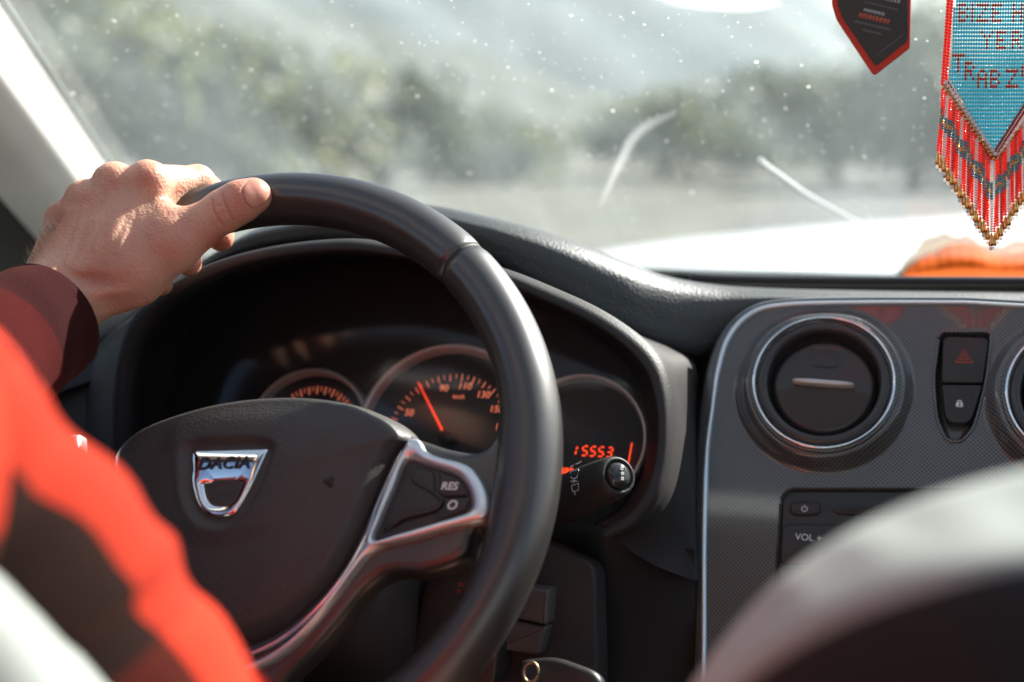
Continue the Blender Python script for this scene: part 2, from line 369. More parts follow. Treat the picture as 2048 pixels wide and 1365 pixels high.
def streak(name, A, B, a, n=50):
    A = crv(ws.pl(A), n); B = crv(ws.pl(B), n); K = 12
    rows = []; uv = []
    for i, s in enumerate(np.linspace(0, 1, K)):
        rows.append(ws.wl(A+(B-A)*s, -.0025)); w_ = sin(pi*s)**1.0*np.sin(pi*np.linspace(0.02, .98, n))**.6; uv.append(np.stack([w_, w_], 1))
    obj(name, np.concatenate(rows), gridf(K, n), streakmat(a), wt, None, True, np.concatenate(uv))
streak('streak', [(1195, 420), (1212, 370), (1232, 320), (1252, 278), (1290, 245), (1350, 222)], [(1203, 422), (1228, 375), (1256, 325), (1280, 285), (1310, 262), (1352, 240)], .14)
streak('streak', [(1285, 0), (1340, 22), (1420, 34), (1500, 36), (1565, 22)], [(1300, -45), (1350, -25), (1420, -10), (1500, 0), (1560, 2)], .2)  # curved sky reflection drawn as a pale translucent patch on the glass
# A-pillar trim
m_trim = mat('pale pillar trim', (.70, .68, .64), .62, bump=('noise', 500, .2, .0005), var=(8, .05))
pil = thing('windscreen_pillar', ws.w(wsx(0)-.05, 0), 'pale fabric-lined pillar left of the windscreen', 'pillar')
def prow(dx, dy): return [ws.w(wsx(y), y, -.004)+np.array([dx, dy, 0]) for y in np.linspace(-.12, gy+.1, 12)]
v, f = surf([prow(.0, .015), prow(.002, -.004), prow(.016, -.05), prow(.026, -.10), prow(.022, -.125), prow(.012, -.145), prow(-.008, -.158), prow(-.03, -.160)], 40, 6)
obj('pillar_trim', v, f, m_trim, pil)
v, f = surf([prow(-.028, -.158), prow(-.040, -.165), prow(-.09, -.165), prow(-.25, -.12)], 40, 4)
obj('door_seal', v, f, m_black, pil)
# bonnet
m_paint = mat('white car paint', (.80, .80, .78), .25, Coat_Weight=.6, var=(3, .05))
hd = thing('car_bonnet', (0, 2, .9), 'sunlit white bonnet beyond the windscreen', 'bonnet')
far = [(300, 700, 2.2), (800, 600, 2.25), (1050, 545, 2.35), (1250, 500, 2.4), (1500, 470, 2.45), (1800, 445, 2.5), (2048, 428, 2.5), (2400, 420, 2.5)]
mid = [(300, 760, 1.9), (800, 650, 1.9), (1050, 585, 1.95), (1250, 535, 2.0), (1500, 505, 2.0), (1800, 485, 2.0), (2048, 472, 2.0), (2400, 468, 2.0)]
near = [(300, 800, 1.6), (800, 700, 1.6), (1050, 640, 1.6), (1250, 610, 1.6), (1500, 592, 1.6), (1800, 585, 1.6), (2048, 580, 1.6), (2400, 575, 1.6)]
F_ = PP(far); dn = F_+np.array([.02, .25, -.12]); dn2 = F_+np.array([.02, .32, -.6])
v, f = surf([PP(near), PP(mid), F_, dn, dn2], 60, 8); obj('bonnet_panel', *thick(v, f, -.002), m_paint, hd)
v, f = surf([np.array([(x, 1.50, 1.035) for x in (-.8, 0, .8)]), np.array([(x, 1.56, .99) for x in (-.8, 0, .8)]), np.array([(x, 1.64, 1.0) for x in (-.8, 0, .8)])], 20, 4)
obj('cowl', v, f, m_black, hd)
# cabin shell: headliner, doors, floor, rear (mostly outside the frame; it shades the cabin)
m_liner = mat('headliner', (.55, .60, .61), .9, bump=('noise', 300, .2, .001))  # pale blue-grey picked for the reflection it gives the gloss panel
sh = thing('cabin_shell', (0, 0, .35), 'mostly unseen cabin shell shading the interior, dark door edge left of the pale pillar', 'car body')
tt = ws.w(0, gy)
M = MB(); M.add(*box((0, tt[1]/2-.75, tt[2]+.02), (1.22, tt[1]+1.6, .04))); M.build('headliner', m_liner, sh, smooth=False)  # unseen roof blocking overhead sky, narrowed so chrome mirrors the window sky
M = MB()
for s in (-1, 1):
    M.add(*box((s*.80, .1, .66), (.08, 2.6, .72))); M.add(*box((s*.76, -.32, 1.27), (.06, .14, .56)))
M.add(*box((0, -1.25, .8), (1.6, .08, .9))); M.add(*box((0, .4, .36), (1.6, 3.2, .04))); M.add(*box((0, 1.5, .68), (1.6, .06, .62)))
M.build('door_panel', m_plast, sh, smooth=False)
# ------------------------------------------------------------------ dashboard
dash = thing('dashboard', (-.2, 1.0, .7), 'dark grained dashboard with a hooded instrument recess', 'dashboard')
crest = [(-500, 780, 1.12), (-200, 690, 1.10), (0, 625, 1.09), (200, 583, 1.07), (340, 555, 1.05), (440, 500, 1.04), (514, 458, 1.04), (600, 436, 1.04), (720, 418, 1.03), (840, 410, 1.02), (950, 430, 1.0), (1050, 455, .992), (1150, 487, .993), (1250, 527, 1.001), (1320, 552, 1.012), (1400, 568, 1.023), (1500, 577, 1.03), (1700, 583, 1.03), (2048, 588, 1.035), (2400, 592, 1.04), (2900, 598, 1.04)]
low = [(-500, 980, 1.06), (-200, 850, 1.04), (0, 770, 1.02), (150, 705, 1.0), (240, 655, 1.0), (330, 588, 1.012), (430, 527, 1.022), (520, 497, 1.028), (620, 482, 1.028), (740, 482, 1.018), (860, 478, 1.005), (975, 520, .988), (1060, 566, .981), (1150, 606, .981), (1250, 660, .989), (1330, 694, 1.0), (1390, 710, 1.008), (1440, 694, 1.013), (1500, 648, 1.019), (1580, 614, 1.023), (1750, 606, 1.024), (2048, 607, 1.03), (2400, 612, 1.035), (2900, 620, 1.04)]
GXX = np.interp(np.linspace(0, 1, 160), [0, .2, .8, 1], [-499, 350, 1650, 2899])
def bypx(L): d = crv(L, 900); return PP(np.stack([GXX, np.interp(GXX, d[:, 0], d[:, 1]), np.interp(GXX, d[:, 0], d[:, 2])], 1))
cr = bypx(crest); lo = bypx(low)
back = cr.copy(); back[:, 1] = 1.47; back[:, 2] = 1.045; back[:, 0] = np.linspace(-.86, .86, 160)
bk2 = cr*.55+back*.45; bk2[:, 2] = 1.045+.22*(cr[:, 2]-1.045)
b0 = cr+np.array([0, .020, -.0018]); c1 = cr+(lo-cr)*.13+np.array([0, -.010, .0045]); c2 = cr+(lo-cr)*.5+np.array([0, -.010, .004])
tuck = lo+np.array([0, .03, -.006])
c0_ = cr+np.array([0, -.013, -.0030]); c1 = cr+(lo-cr)*.17+np.array([0, -.0165, -.002]); c2 = cr+(lo-cr)*.55+np.array([0, -.012, 0])
rows = [back, bk2, cr+np.array([0, .06, -.020]), cr+np.array([0, .038, -.0085]), b0, cr, c0_, c1, c2, lo, tuck]
out = []
for i in range(len(rows)-1):
    a, b_, c_, d_ = rows[max(i-1, 0)], rows[i], rows[i+1], rows[min(i+2, len(rows)-1)]
    for t_ in np.linspace(0, 1, 7, endpoint=False): out.append(.5*((2*b_)+(-a+c_)*t_+(2*a-5*b_+4*c_-d_)*t_*t_+(-a+3*b_-3*c_+d_)*t_**3))
out.append(rows[-1]); obj('top_pad', np.concatenate(out), gridf(len(out), 160), m_pad, dash)
# long groove line in front of the screen, over the centre
v = crv(PP([(1380, 556, 1.06), (1500, 560, 1.06), (1700, 562, 1.06), (2048, 563, 1.06), (2400, 566, 1.06)]), 60)
obj('demister_strip', *tube(v, .0035, 8), m_smooth, dash)
# instrument hood: outside, rolled lip, dark recess
lipo = [(216, 940, .94), (218, 860, .94), (222, 790, .94), (232, 720, .94), (252, 655, .94), (292, 606, .94), (350, 562, .935), (440, 520, .935), (560, 491, .93), (690, 479, .925), (780, 488, .92), (880, 507, .915), (1008, 540, .91), (1110, 580, .905), (1200, 622, .90), (1275, 672, .895), (1322, 722, .89), (1342, 780, .885), (1348, 850, .88), (1343, 930, .875), (1325, 1000, .87), (1285, 1055, .87), (1225, 1085, .87)]
lipi = [(246, 940, .935), (247, 860, .935), (250, 790, .935), (258, 728, .935), (276, 676, .935), (312, 628, .935), (368, 585, .93), (450, 545, .93), (560, 516, .925), (690, 504, .92), (780, 512, .915), (880, 531, .91), (1000, 565, .905), (1095, 605, .90), (1180, 645, .895), (1248, 692, .89), (1292, 742, .885), (1310, 796, .88), (1316, 856, .875), (1310, 925, .87), (1292, 982, .865), (1255, 1030, .865), (1205, 1058, .865)]
rec = [(300, 960, 1.04), (300, 870, 1.04), (302, 800, 1.04), (310, 740, 1.04), (330, 690, 1.05), (365, 640, 1.05), (420, 600, 1.06), (500, 560, 1.06), (600, 530, 1.07), (700, 520, 1.07), (790, 525, 1.07), (880, 545, 1.07), (1000, 580, 1.06), (1080, 615, 1.06), (1150, 655, 1.05), (1210, 700, 1.04), (1255, 750, 1.03), (1275, 810, 1.02), (1280, 860, 1.01), (1275, 925, 1.0), (1260, 970, .99), (1235, 1010, .98), (1190, 1040, .97)]
LO = crv(PP(lipo), 120); LI = crv(PP(lipi), 120); RC = crv(PP(rec), 120)
i0 = np.searchsorted(np.linspace(0, 1, 160), .2)
outer = []
lw = [(150, 1000, .99), (165, 900, .99), (170, 820, .99), (175, 740, .99), (205, 680, 1.0), (265, 635, 1.006), (335, 585, 1.013), (430, 526, 1.022), (560, 491, 1.028), (690, 482, 1.023), (790, 480, 1.012), (880, 486, 1.0), (1008, 536, .984), (1110, 586, .979), (1200, 634, .984), (1290, 676, .993), (1350, 700, 1.0), (1384, 735, .985), (1388, 850, .96), (1388, 930, .945), (1387, 1010, .935), (1386, 1090, .925), (1385, 1160, .91)]
LW = crv(PP(lw), 120)
v, f = surf([LW+np.array([0, .02, -.004]), LW, LO*.55+LW*.45+np.array([0, 0, -.002]), LO+np.array([0, .006, 0]), LO*.8+LI*.2+np.array([0, -.003, .001]), LO*.4+LI*.6+np.array([0, -.0045, .0]), LI, LI+np.array([0, .012, -.002]), RC*.5+LI*.5, RC, RC+np.array([0, .05, 0])], 120, 6)
obj('instrument_hood', v, f, m_hood, dash)
# lower dashboard behind the wheel
v, f = surf([PP([(-700, 900, 1.03), (-300, 830, 1.02), (0, 765, 1.0), (130, 722, .99), (240, 690, .975)]), PP([(-700, 1000, 1.0), (-300, 900, 1.0), (0, 830, .985), (130, 780, .98), (245, 740, .97)]), PP([(-700, 1050, 1.01), (-300, 960, 1.01), (0, 870, 1.0), (130, 830, .99), (245, 790, .975)]),
             PP([(-700, 1300, 1.0), (-300, 1300, 1.0), (0, 1300, .98), (130, 1300, .97), (260, 1300, .96)]), PP([(-700, 1800, .96), (-300, 1800, .96), (0, 1800, .95), (130, 1800, .94), (260, 1800, .94)])], 50, 8)
obj('lower_panel', v, f, m_hood, dash)
v, f = surf([PP([(180, 985, 1.0), (600, 1000, 1.0), (1000, 1030, .97), (1200, 1050, .90), (1389, 1100, .915)]), PP([(180, 1120, .98), (600, 1120, .97), (1000, 1120, .95), (1200, 1120, .90), (1390, 1150, .92)]),
             PP([(180, 1400, .97), (600, 1400, .97), (1000, 1400, .96), (1230, 1400, .93), (1394, 1400, .93)]), PP([(180, 1800, .95), (600, 1800, .95), (1000, 1800, .95), (1200, 1800, .93), (1400, 1800, .93)])], 60, 8)
obj('lower_panel', v, f, m_black, dash)
# column surround pieces seen between rim and console
def plate(name, pts, d, th, mt, parent, tilt=25, bev=.002, r=.12):
    c = np.mean(np.array(pts), 0); o = P(c[0], c[1], d); fr = Fr(o, (0, -cos(radians(tilt)), sin(radians(tilt))))
    return obj(name, *slab(fr, rnd(fr.pl(pts), r, 60), -th, 0, bev), mt, parent, fr)
plate('column_side_panel', [(1010, 1075), (1090, 1085), (1190, 1130), (1196, 1365), (1180, 1500), (900, 1500)], .86, .03, m_hood, dash, 15)

# ------------------------------------------------------------------ instrument cluster
TI = radians(25)
cf = Fr(P(893, 873, .985), (0, -cos(TI), sin(TI)))
cl = thing('instrument_cluster', cf.w(0, -.06), 'three round dials with red lit figures and chrome rings', 'instrument cluster')
obj('backing_plate', *slab(cf, rnd(cf.pl([(270, 560), (860, 500), (1150, 600), (1310, 760), (1300, 1080), (270, 1080)]), .2, 80), -.03, -.012, .002), m_dial, cl, cf)
R0 = abs(cf.px(893, 692)[1]); c0 = (0, 0)
mm = R0/181
cl_l = cf.px(616, 862); cl_r = cf.px(1161, 880)
def dial(c, r):
    d = obj('dial', *lathe(cf, c, [(r*.97, -.004), (r*.90, -.009), (r*.0001, -.009)], 90), m_dial, cl, cf)
    obj('chrome_ring', *lathe(cf, c, [(r*1.04, -.012), (r*1.035, .000), (r*1.015, .0030), (r*.985, .0032), (r*.96, .0015), (r*.94, -.006)], 120), m_ring, d, cf)
    return d
dm = dial(c0, R0); dl = dial(cl_l, 124*mm); dr_ = dial(cl_r, 124*mm)
def ticks(c, r0, r1, angs, w, h, par, name='tick_marks', M_=None):
    M = MB()
    for i, a in enumerate(angs):
        a = radians(a); l = r1-r0; q0 = r0+(l*.35 if i % 2 else 0); u_ = np.array([cos(a), sin(a)]); p_ = np.array([-u_[1], u_[0]])
        ww = w*(.75 if i % 2 else 1.1); o_ = np.array([c+u_*q0-p_*ww, c+u_*r1-p_*ww, c+u_*r1+p_*ww, c+u_*q0+p_*ww]); M.add(*slab(cf, o_, h, h+.0002, .0001, 1))
    return M.build(name, M_ or m_orange, par, None, False)
ticks(np.array(c0), 117*mm, 131*mm, [90+2-5.55*k for k in range(-15, 20)], .75*mm, -.0088, dm)
ticks(np.array(cl_l), 82*mm, 98*mm, [110-5.6*k for k in range(-3, 16)], .8*mm, -.0088, dl)
for s, x, y in [('50', 818, 826), ('90', 887, 777), ('110', 929, 773), ('130', 966, 790), ('150', 992, 819), ('170', 1003, 855), ('30', 800, 873), ('70', 846, 790)]:
    if s == '70': continue
    text('dial_number', s, cf, cf.px(x, y, -.0085), 19*mm, -.0087, m_orange, dm, .12, .0001, .1*mm)
text('unit_text', 'km/h', cf, cf.px(917, 794, -.0085), 12*mm, -.0087, m_orange, dm, .1, .0001)
a_, b_ = np.array(cf.px(884, 860, -.002)), np.array(cf.px(836, 765, -.002)); d_ = (b_-a_)/np.linalg.norm(b_-a_); p_ = np.array([-d_[1], d_[0]])
obj('needle', *slab(cf, np.array([a_-p_*2.4*mm, a_+p_*2.4*mm, b_+p_*1.0*mm, b_-p_*1.0*mm]), -.003, -.0015, .0004, 2), m_needle, dm)
obj('needle_hub', *lathe(cf, cf.px(891, 876, -.002), [(14*mm, -.009), (14*mm, -.003), (12.5*mm, -.001), (1e-4, -.0005)], 40), m_smooth, dm)
# seven-segment digits
SEG = {'1': 'bc', '5': 'afgcd', '2': 'abged', '3': 'abgcd', '0': 'abcdef'}
def digit(M, ch, x, y, w, h, t):
    g = {'a': [(0, h, w, h)], 'g': [(0, h/2, w, h/2)], 'd': [(0, 0, w, 0)], 'b': [(w, h/2, w, h)], 'c': [(w, 0, w, h/2)], 'f': [(0, h/2, 0, h)], 'e': [(0, 0, 0, h/2)]}
    for k in SEG[ch]:
        x0, y0, x1, y1 = g[k][0]; e = t*.9
        if y0 == y1: q_ = [(x0+e, y0-t/2), (x1-e, y0-t/2), (x1-e*.5, y0), (x1-e, y0+t/2), (x0+e, y0+t/2), (x0+e*.5, y0)]
        else: q_ = [(x0-t/2, y0+e), (x0, y0+e*.5), (x0+t/2, y0+e), (x0+t/2, y1-e), (x0, y1-e*.5), (x0-t/2, y1-e)]
        M.add(*slab(cf, np.array([(x+a+.18*b, y+b) for a, b in q_]), -.0085, -.0082, .00005, 1))
M = MB(); x0, y0 = cf.px(1146, 910, -.0085)
for i, ch in enumerate('15553'): digit(M, ch, x0+i*15.6*mm-(6*mm if ch == '1' else 0), y0, 10*mm, 18*mm, 2.6*mm)
M.build('odometer_digits', m_lcd, dr_, None, False)
M = MB(); q0, q1 = np.array(cf.px(1254, 936, -.0085)), np.array(cf.px(1263, 886, -.0085))
M.add(*slab(cf, np.array([q0, q0+(2*mm, 0), q1+(2*mm, 0), q1]), -.0085, -.0082, .0001, 1)); q2 = np.array(cf.px(1245, 937, -.0085)); M.add(*slab(cf, np.array([q2, q0, q0+(0, 1.6*mm), q2+(0, 1.6*mm)]), -.0085, -.0082, .0001, 1))
M.build('fuel_gauge_line', m_lcd, dr_, None, False); M = MB(); x0, y0 = cf.px(1119, 948, -.0085)
for i in range(3): M.add(*slab(cf, np.array([(x0+i*9*mm, y0), (x0+i*9*mm+7*mm, y0), (x0+i*9*mm+8*mm, y0+12*mm), (x0+i*9*mm+1.5*mm, y0+12*mm)])[::1], -.0085, -.0082, .0001, 1))
M.build('fuel_gauge_bars', m_lcd, dr_, None, False)

lm = bpy.data.materials.new('instrument lens'); lm.use_nodes = True; t = lm.node_tree; t.nodes.clear(); N = t.nodes.new
tr = N('ShaderNodeBsdfTransparent'); tr.inputs[0].default_value = (.93, .93, .93, 1); gl = N('ShaderNodeBsdfGlossy'); gl.inputs['Roughness'].default_value = .12; df = N('ShaderNodeBsdfDiffuse'); df.inputs[0].default_value = (.5, .47, .43, 1)
a1_ = N('ShaderNodeMixShader'); a1_.inputs[0].default_value = .025; a2_ = N('ShaderNodeMixShader'); a2_.inputs[0].default_value = .035; o = N('ShaderNodeOutputMaterial')
t.links.new(tr.outputs[0], a1_.inputs[1]); t.links.new(df.outputs[0], a1_.inputs[2]); t.links.new(a1_.outputs[0], a2_.inputs[1]); t.links.new(gl.outputs[0], a2_.inputs[2]); t.links.new(a2_.outputs[0], o.inputs[0])
lf = Fr(P(800, 780, .962), (.05, -.93, .36))
ln = rnd(lf.pl([(262, 640), (430, 548), (700, 515), (900, 540), (1150, 640), (1290, 760), (1300, 900), (1210, 1040), (262, 1040)]), .2, 90)
obj('lens', *band(lf, ln, ln.mean(0)+(ln-ln.mean(0))*.002, [(0, 0), (.5, .012), (1, .016)]), lm, cl)
# ------------------------------------------------------------------ centre console panel
TP = radians(28)
pf = Fr(P(1648, 776, .955), (0, -cos(TP), sin(TP)))
K = abs(pf.px(1748, 776)[0])/100                     # metres per photo pixel here
XC = pf.px(1927, 776)[0]                             # middle of the car
def panelmat():
    M = mat('dotted gloss panel', (.03, .027, .025), .16, 0, spec=.5, Coat_Weight=1.0, Coat_Roughness=.04); t = M.node_tree; N = t.nodes.new; L = t.links.new
    b = t.nodes['Principled BSDF']; tc = t.nodes['Texture Coordinate']
    mp = N('ShaderNodeMapping'); mp.inputs['Rotation'].default_value = (0, 0, pi/4); mp.inputs['Scale'].default_value = (1, 1, 1); L(tc.outputs['Object'], mp.inputs[0])
    vo = N('ShaderNodeTexVoronoi'); vo.voronoi_dimensions = '2D'; vo.inputs['Scale'].default_value = 500; vo.inputs['Randomness'].default_value = 0; L(mp.outputs[0], vo.inputs['Vector'])
    r = N('ShaderNodeMapRange'); r.inputs[1].default_value = .25; r.inputs[2].default_value = .42; L(vo.outputs['Distance'], r.inputs[0])
    mx = N('ShaderNodeMix'); mx.data_type = 'RGBA'; mx.inputs[6].default_value = (.005, .0045, .004, 1); mx.inputs[7].default_value = (.11, .105, .10, 1)
    L(r.outputs[0], mx.inputs[0]); L(mx.outputs[2], b.inputs['Base Color'])
    mr = N('ShaderNodeMapRange'); mr.inputs[3].default_value = .5; mr.inputs[4].default_value = .2; L(r.outputs[0], mr.inputs[0]); L(mr.outputs[0], b.inputs['Roughness'])
    bu = N('ShaderNodeBump'); bu.inputs['Strength'].default_value = .25; bu.inputs['Distance'].default_value = .0003; L(r.outputs[0], bu.inputs['Height']); L(bu.outputs[0], b.inputs['Normal'])
    return M
m_panel = panelmat()
con = thing('centre_console', pf.w(XC, -.25), 'dotted glossy console panel edged with a thin chrome line', 'console')
oo = [(1385, 1420), (1388, 1250), (1387, 1100), (1389, 1000), (1391, 900), (1400, 800), (1418, 712), (1452, 648), (1508, 608), (1575, 596), (1700, 592), (1927, 592)]
oi = [(1412, 1420), (1413, 1250), (1413, 1100), (1416, 980), (1420, 896), (1429, 829), (1441, 748), (1462, 680), (1505, 634), (1564, 617), (1700, 612), (1927, 612)]
oc = [(1404, 1420), (1405, 1250), (1405, 1100), (1407, 980), (1412, 896), (1421, 829), (1433, 748), (1454, 678), (1499, 629), (1561, 611), (1700, 606), (1927, 606)]
A, B, Cc = [crv(pf.pl(q_), 90) for q_ in (oo, oi, oc)]
def mirror(a): b = a[::-1].copy(); b[:, 0] = 2*XC-b[:, 0]; return np.r_[a, b[1:]]
A, B, Cc = mirror(A), mirror(B), mirror(Cc)
v, f = band(pf, A, B, [(-.0, -.03), (0, -.006), (.08, -.001), (.3, .001), (1.05, .0005)], False); obj('panel_edge', v, f, m_panel, con, pf)
v, f = band(pf, Cc, B, [(-.55, .0), (-.45, .0016), (-.1, .0030), (.3, .0034), (.7, .0030), (1.05, .0014), (1.15, 0)], False); obj('chrome_trim', v, f, m_satin, con, pf)
# height field of the glossy face: domes round the vents, dished pocket for the switches
V1 = (0.0, 0.0); V2X = pf.px(2160, 776)[0]; V2 = (V2X, 0.0)
x0g, x1g = Cc[:, 0].min(), Cc[:, 0].max(); y0g, y1g = Cc[:, 1].min(), Cc[:, 1].max()
ng, mg = 430, 560
GX, GY = np.meshgrid(np.linspace(x0g, x1g, ng), np.linspace(y0g, y1g, mg))
def sstep(a, b, x): t = np.clip((x-a)/(b-a), 0, 1); return t*t*(3-2*t)
def sdpoly(px, py, o):
    d = np.full(px.shape, 1e9); ins = np.zeros(px.shape, bool); n = len(o)
    for i in range(n):
        a, b = o[i], o[(i+1) % n]; e = b-a; wx, wy = px-a[0], py-a[1]; t = np.clip((wx*e[0]+wy*e[1])/(e@e), 0, 1)
        d = np.minimum(d, (wx-e[0]*t)**2+(wy-e[1]*t)**2)
        c = ((a[1] > py) != (b[1] > py)) & (px < (b[0]-a[0])*(py-a[1])/(b[1]-a[1]+1e-15)+a[0]); ins ^= c
    return np.where(ins, -1, 1)*np.sqrt(d)
RV = 143*K
pocket = rnd(pf.pl([(1878, 664), (1984, 664), (1974, 760), (1950, 852), (1926, 884), (1893, 884), (1873, 840), (1866, 760)]), [.12, .12, .3, .3, .3, .3, .3, .3], 60)
radio_o = rnd(pf.pl([(1563, 978), (2290, 978), (2310, 1500), (1530, 1500)]), .04, 80)
H = np.zeros_like(GX)
for c in (V1, V2):
    r = np.hypot(GX-c[0], (GY-c[1])); H = np.maximum(H, .0095*(1-sstep(RV*1.06, RV*1.30, r)))
sp = sdpoly(GX, GY, pocket); H *= sstep(.0, .016, -sdpoly(GX, GY, np.r_[Cc, [[Cc[-1, 0], y0g-.2]], [[Cc[0, 0], y0g-.2]]])); H = H-.010*(1-sstep(-.0045, .0014, sp)) + .0006*np.exp(-(sp/.0012)**2)
sr = sdpoly(GX, GY, radio_o); H = H-.005*(1-sstep(-.002, .0, sr))
H += -.10*np.maximum(GX*0, 0)
keep = (sdpoly(GX, GY, np.r_[Cc, [[Cc[-1, 0], y0g-.01]], [[Cc[0, 0], y0g-.01]]]) < .0012)
for c in (V1, V2): keep &= np.hypot(GX-c[0], GY-c[1]) > RV*.93
idx = -np.ones(GX.shape, int); idx[keep] = np.arange(keep.sum())
q = np.stack([idx[:-1, :-1], idx[:-1, 1:], idx[1:, 1:], idx[1:, :-1]], -1).reshape(-1, 4); q = q[(q >= 0).all(1)]
obj('gloss_panel', pf.wl(np.stack([GX[keep], GY[keep]], 1), H[keep]+.0004), q, m_panel, con, pf)
obj('pocket_rim', *tube(crv(pf.wl(pocket, .0004), 120, True), .0011, 8, False), m_panel, con, pf)
obj('radio_rim', *tube(crv(pf.wl(radio_o, .0003), 200, True), .0008, 6, False), m_smooth, con, pf)
# air vents
def vent(cx, lab):
    t = thing('air_vent', pf.w(cx, 0), lab, 'air vent', 'round air vents in the console')
    c = (cx, 0); R = RV; Z = .010
    obj('outer_collar', *lathe(pf, c, [(R*1.05, Z-.006), (R*1.045, Z+.001), (R*1.02, Z+.0022), (R*.99, Z+.001)], 120), m_panel, t, pf)
    obj('chrome_ring', *lathe(pf, c, [(R*1.005, Z-.002), (R*1.003, Z+.003), (R*.99, Z+.0045), (R*.965, Z+.004), (R*.955, Z+.001), (R*.95, Z-.004)], 140), m_chrome, t, pf)
    m_v = bpy.data.materials.get('vent plastic') or mat('vent plastic', (.034, .031, .029), .3, spec=.6)
    obj('swivel_ring', *lathe(pf, c, [(R*.955, Z-.006), (R*.945, Z-.0005), (R*.91, Z+.0022), (R*.86, Z+.0032), (R*.80, Z+.0022), (R*.785, Z-.0015), (R*.765, Z-.006), (R*.76, Z-.012), (R*.5, Z-.013)], 140), m_v, t, pf)
    # flap disc: two shallow halves folding at the bar, thumb dent in the upper half
    n = 64; rr = np.linspace(0, R*.738, 22)
    rows = []
    for r in rr:
        A_ = np.linspace(0, 2*pi, n, endpoint=False); x, y = r*np.cos(A_), r*np.sin(A_)
        h = Z-.0035-.0045*np.abs(y/R/.7)**1.0-.0045*sstep(.93, 1.0, np.full(n, r/(R*.738)))
        dx, dy = x/(R*.24), (y-R*.44)/(R*.17); h = h-.0016*(1-sstep(.75, 1.1, (dx**4+dy**4)**.25)) + .0009*np.exp(-((dy-1.1)/.2)**2)*(np.abs(dx) < 1)
        h = h-.0008*np.exp(-(y/.0006)**2)
        rows.append(pf.wl(np.stack([x+cx, y], 1), h))
    obj('flap', np.concatenate(rows), gridf(len(rows), n, False, True), m_v, t, pf)
    bar = rnd([(cx-R*.435, R*.055-.0005), (cx+R*.43, R*.03-.0005), (cx+R*.43, -R*.045), (cx-R*.435, -.02*R)], .4, 60)
    obj('bar', *slab(pf, bar, Z-.006, Z+.0034, .0012, 5), m_silver, t, pf)
vent(0, 'whole round air vent with a chrome ring left of the hazard switch')
vent(V2X, 'round air vent cut by the right edge of the photo')
# hazard and lock switches
sw = thing('switch_block', pf.w(*pf.px(1927, 770)), 'tapering black hazard and door lock switch', 'switch')
o1 = rnd(pf.pl([(1886, 673), (1979, 676), (1966, 767), (1883, 766)]), [.15, .15, .03, .03], 50); o2 = rnd(pf.pl([(1883, 769), (1966, 770), (1945, 838), (1930, 848), (1904, 846), (1890, 836)]), [.03, .03, .3, .3, .3, .3], 50)
hz = obj('hazard_button', *slab(pf, o1, -.010, .0005, .0012), m_smooth, sw, pf); lk = obj('lock_button', *slab(pf, o2, -.010, .0000, .0012), m_smooth, sw, pf)
def tri(s): return np.array(pf.pl([(1928, 714-22*s), (1946, 714+13*s), (1911, 714+12*s)], .0005)) if False else np.array([np.array(pf.px(1928.5, 715, .0005))+K*s*np.array(p) for p in [(0, 17), (17.5, -12), (-17.5, -12)]])
M = MB()
for a, b in ((1, .84), (.52, .34)):
    A_, B_ = crv(tri(a), 60, True, False), crv(tri(b), 60, True, False); M.add(*band(pf, A_, B_, [(0, .0004), (.1, .0008), (.9, .0008), (1, .0004)]))
M.build('triangle_mark', m_redtxt, hz, pf)
M = MB(); cx_, cy_ = pf.px(1919, 808)
M.add(*slab(pf, rnd([(cx_-7*K, cy_-7*K), (cx_+7*K, cy_-7*K), (cx_+6.5*K, cy_+2*K), (cx_-6.5*K, cy_+2*K)], .2, 24), 0, .0005, .0001, 1))
M.add(*lathe(pf, (cx_, cy_+2*K), [(5.5*K, 0), (5.4*K, .0005), (3.3*K, .0005), (3.2*K, 0)], 24, False, 0, pi)); M.build('padlock_mark', m_white, lk, pf)
obj('keyhole_mark', *slab(pf, rnd([(cx_-1.2*K, cy_-5*K), (cx_+1.2*K, cy_-5*K), (cx_+1.6*K, cy_), (cx_-1.6*K, cy_)], .3, 12), .0004, .0008, .0001, 1), m_black, lk, pf)
obj('lamp_dot', *lathe(pf, pf.px(1943, 783), [(4*K, -.0002), (3.6*K, .0004), (3*K, -.0001), (1e-4, -.0001)], 20), m_black, lk, pf)
# radio
rd = thing('car_radio', pf.w(*pf.px(1900, 1200)), 'black car radio with power button, disc slot and volume key', 'radio')
obj('faceplate', *slab(pf, inset(radio_o, .0008), -.012, -.0012, .0015), m_smooth, rd, pf)
def rb(name, pts, h=.0006, b=.0008, r=.35, mt=None, par=rd): return obj(name, *slab(pf, rnd(pf.pl(pts), r, 48), -.0015, h, b), mt or m_smooth, par, pf)
obj('button_gap', *slab(pf, rnd(pf.pl([(1578, 1002), (1643, 1002), (1643, 1033), (1578, 1033)]), .4, 48), -.0015, -.0008, .0002), m_black, rd, pf)
pb = rb('power_button', [(1581, 1005), (1640, 1005), (1640, 1030), (1581, 1030)])
M = MB(); c_ = pf.px(1609, 1018, .0006)
M.add(*lathe(pf, c_, [(6.4*K, .0003), (6.4*K, .0009), (4.8*K, .0009), (4.8*K, .0003)], 30, False, radians(125), radians(415))); M.add(*slab(pf, np.array([(c_[0]-.8*K, c_[1]+1*K), (c_[0]+.8*K, c_[1]+1*K), (c_[0]+.8*K, c_[1]+8*K), (c_[0]-.8*K, c_[1]+8*K)]), .0005, .0009, .0001, 1)); M.build('power_mark', m_white, pb, pf)
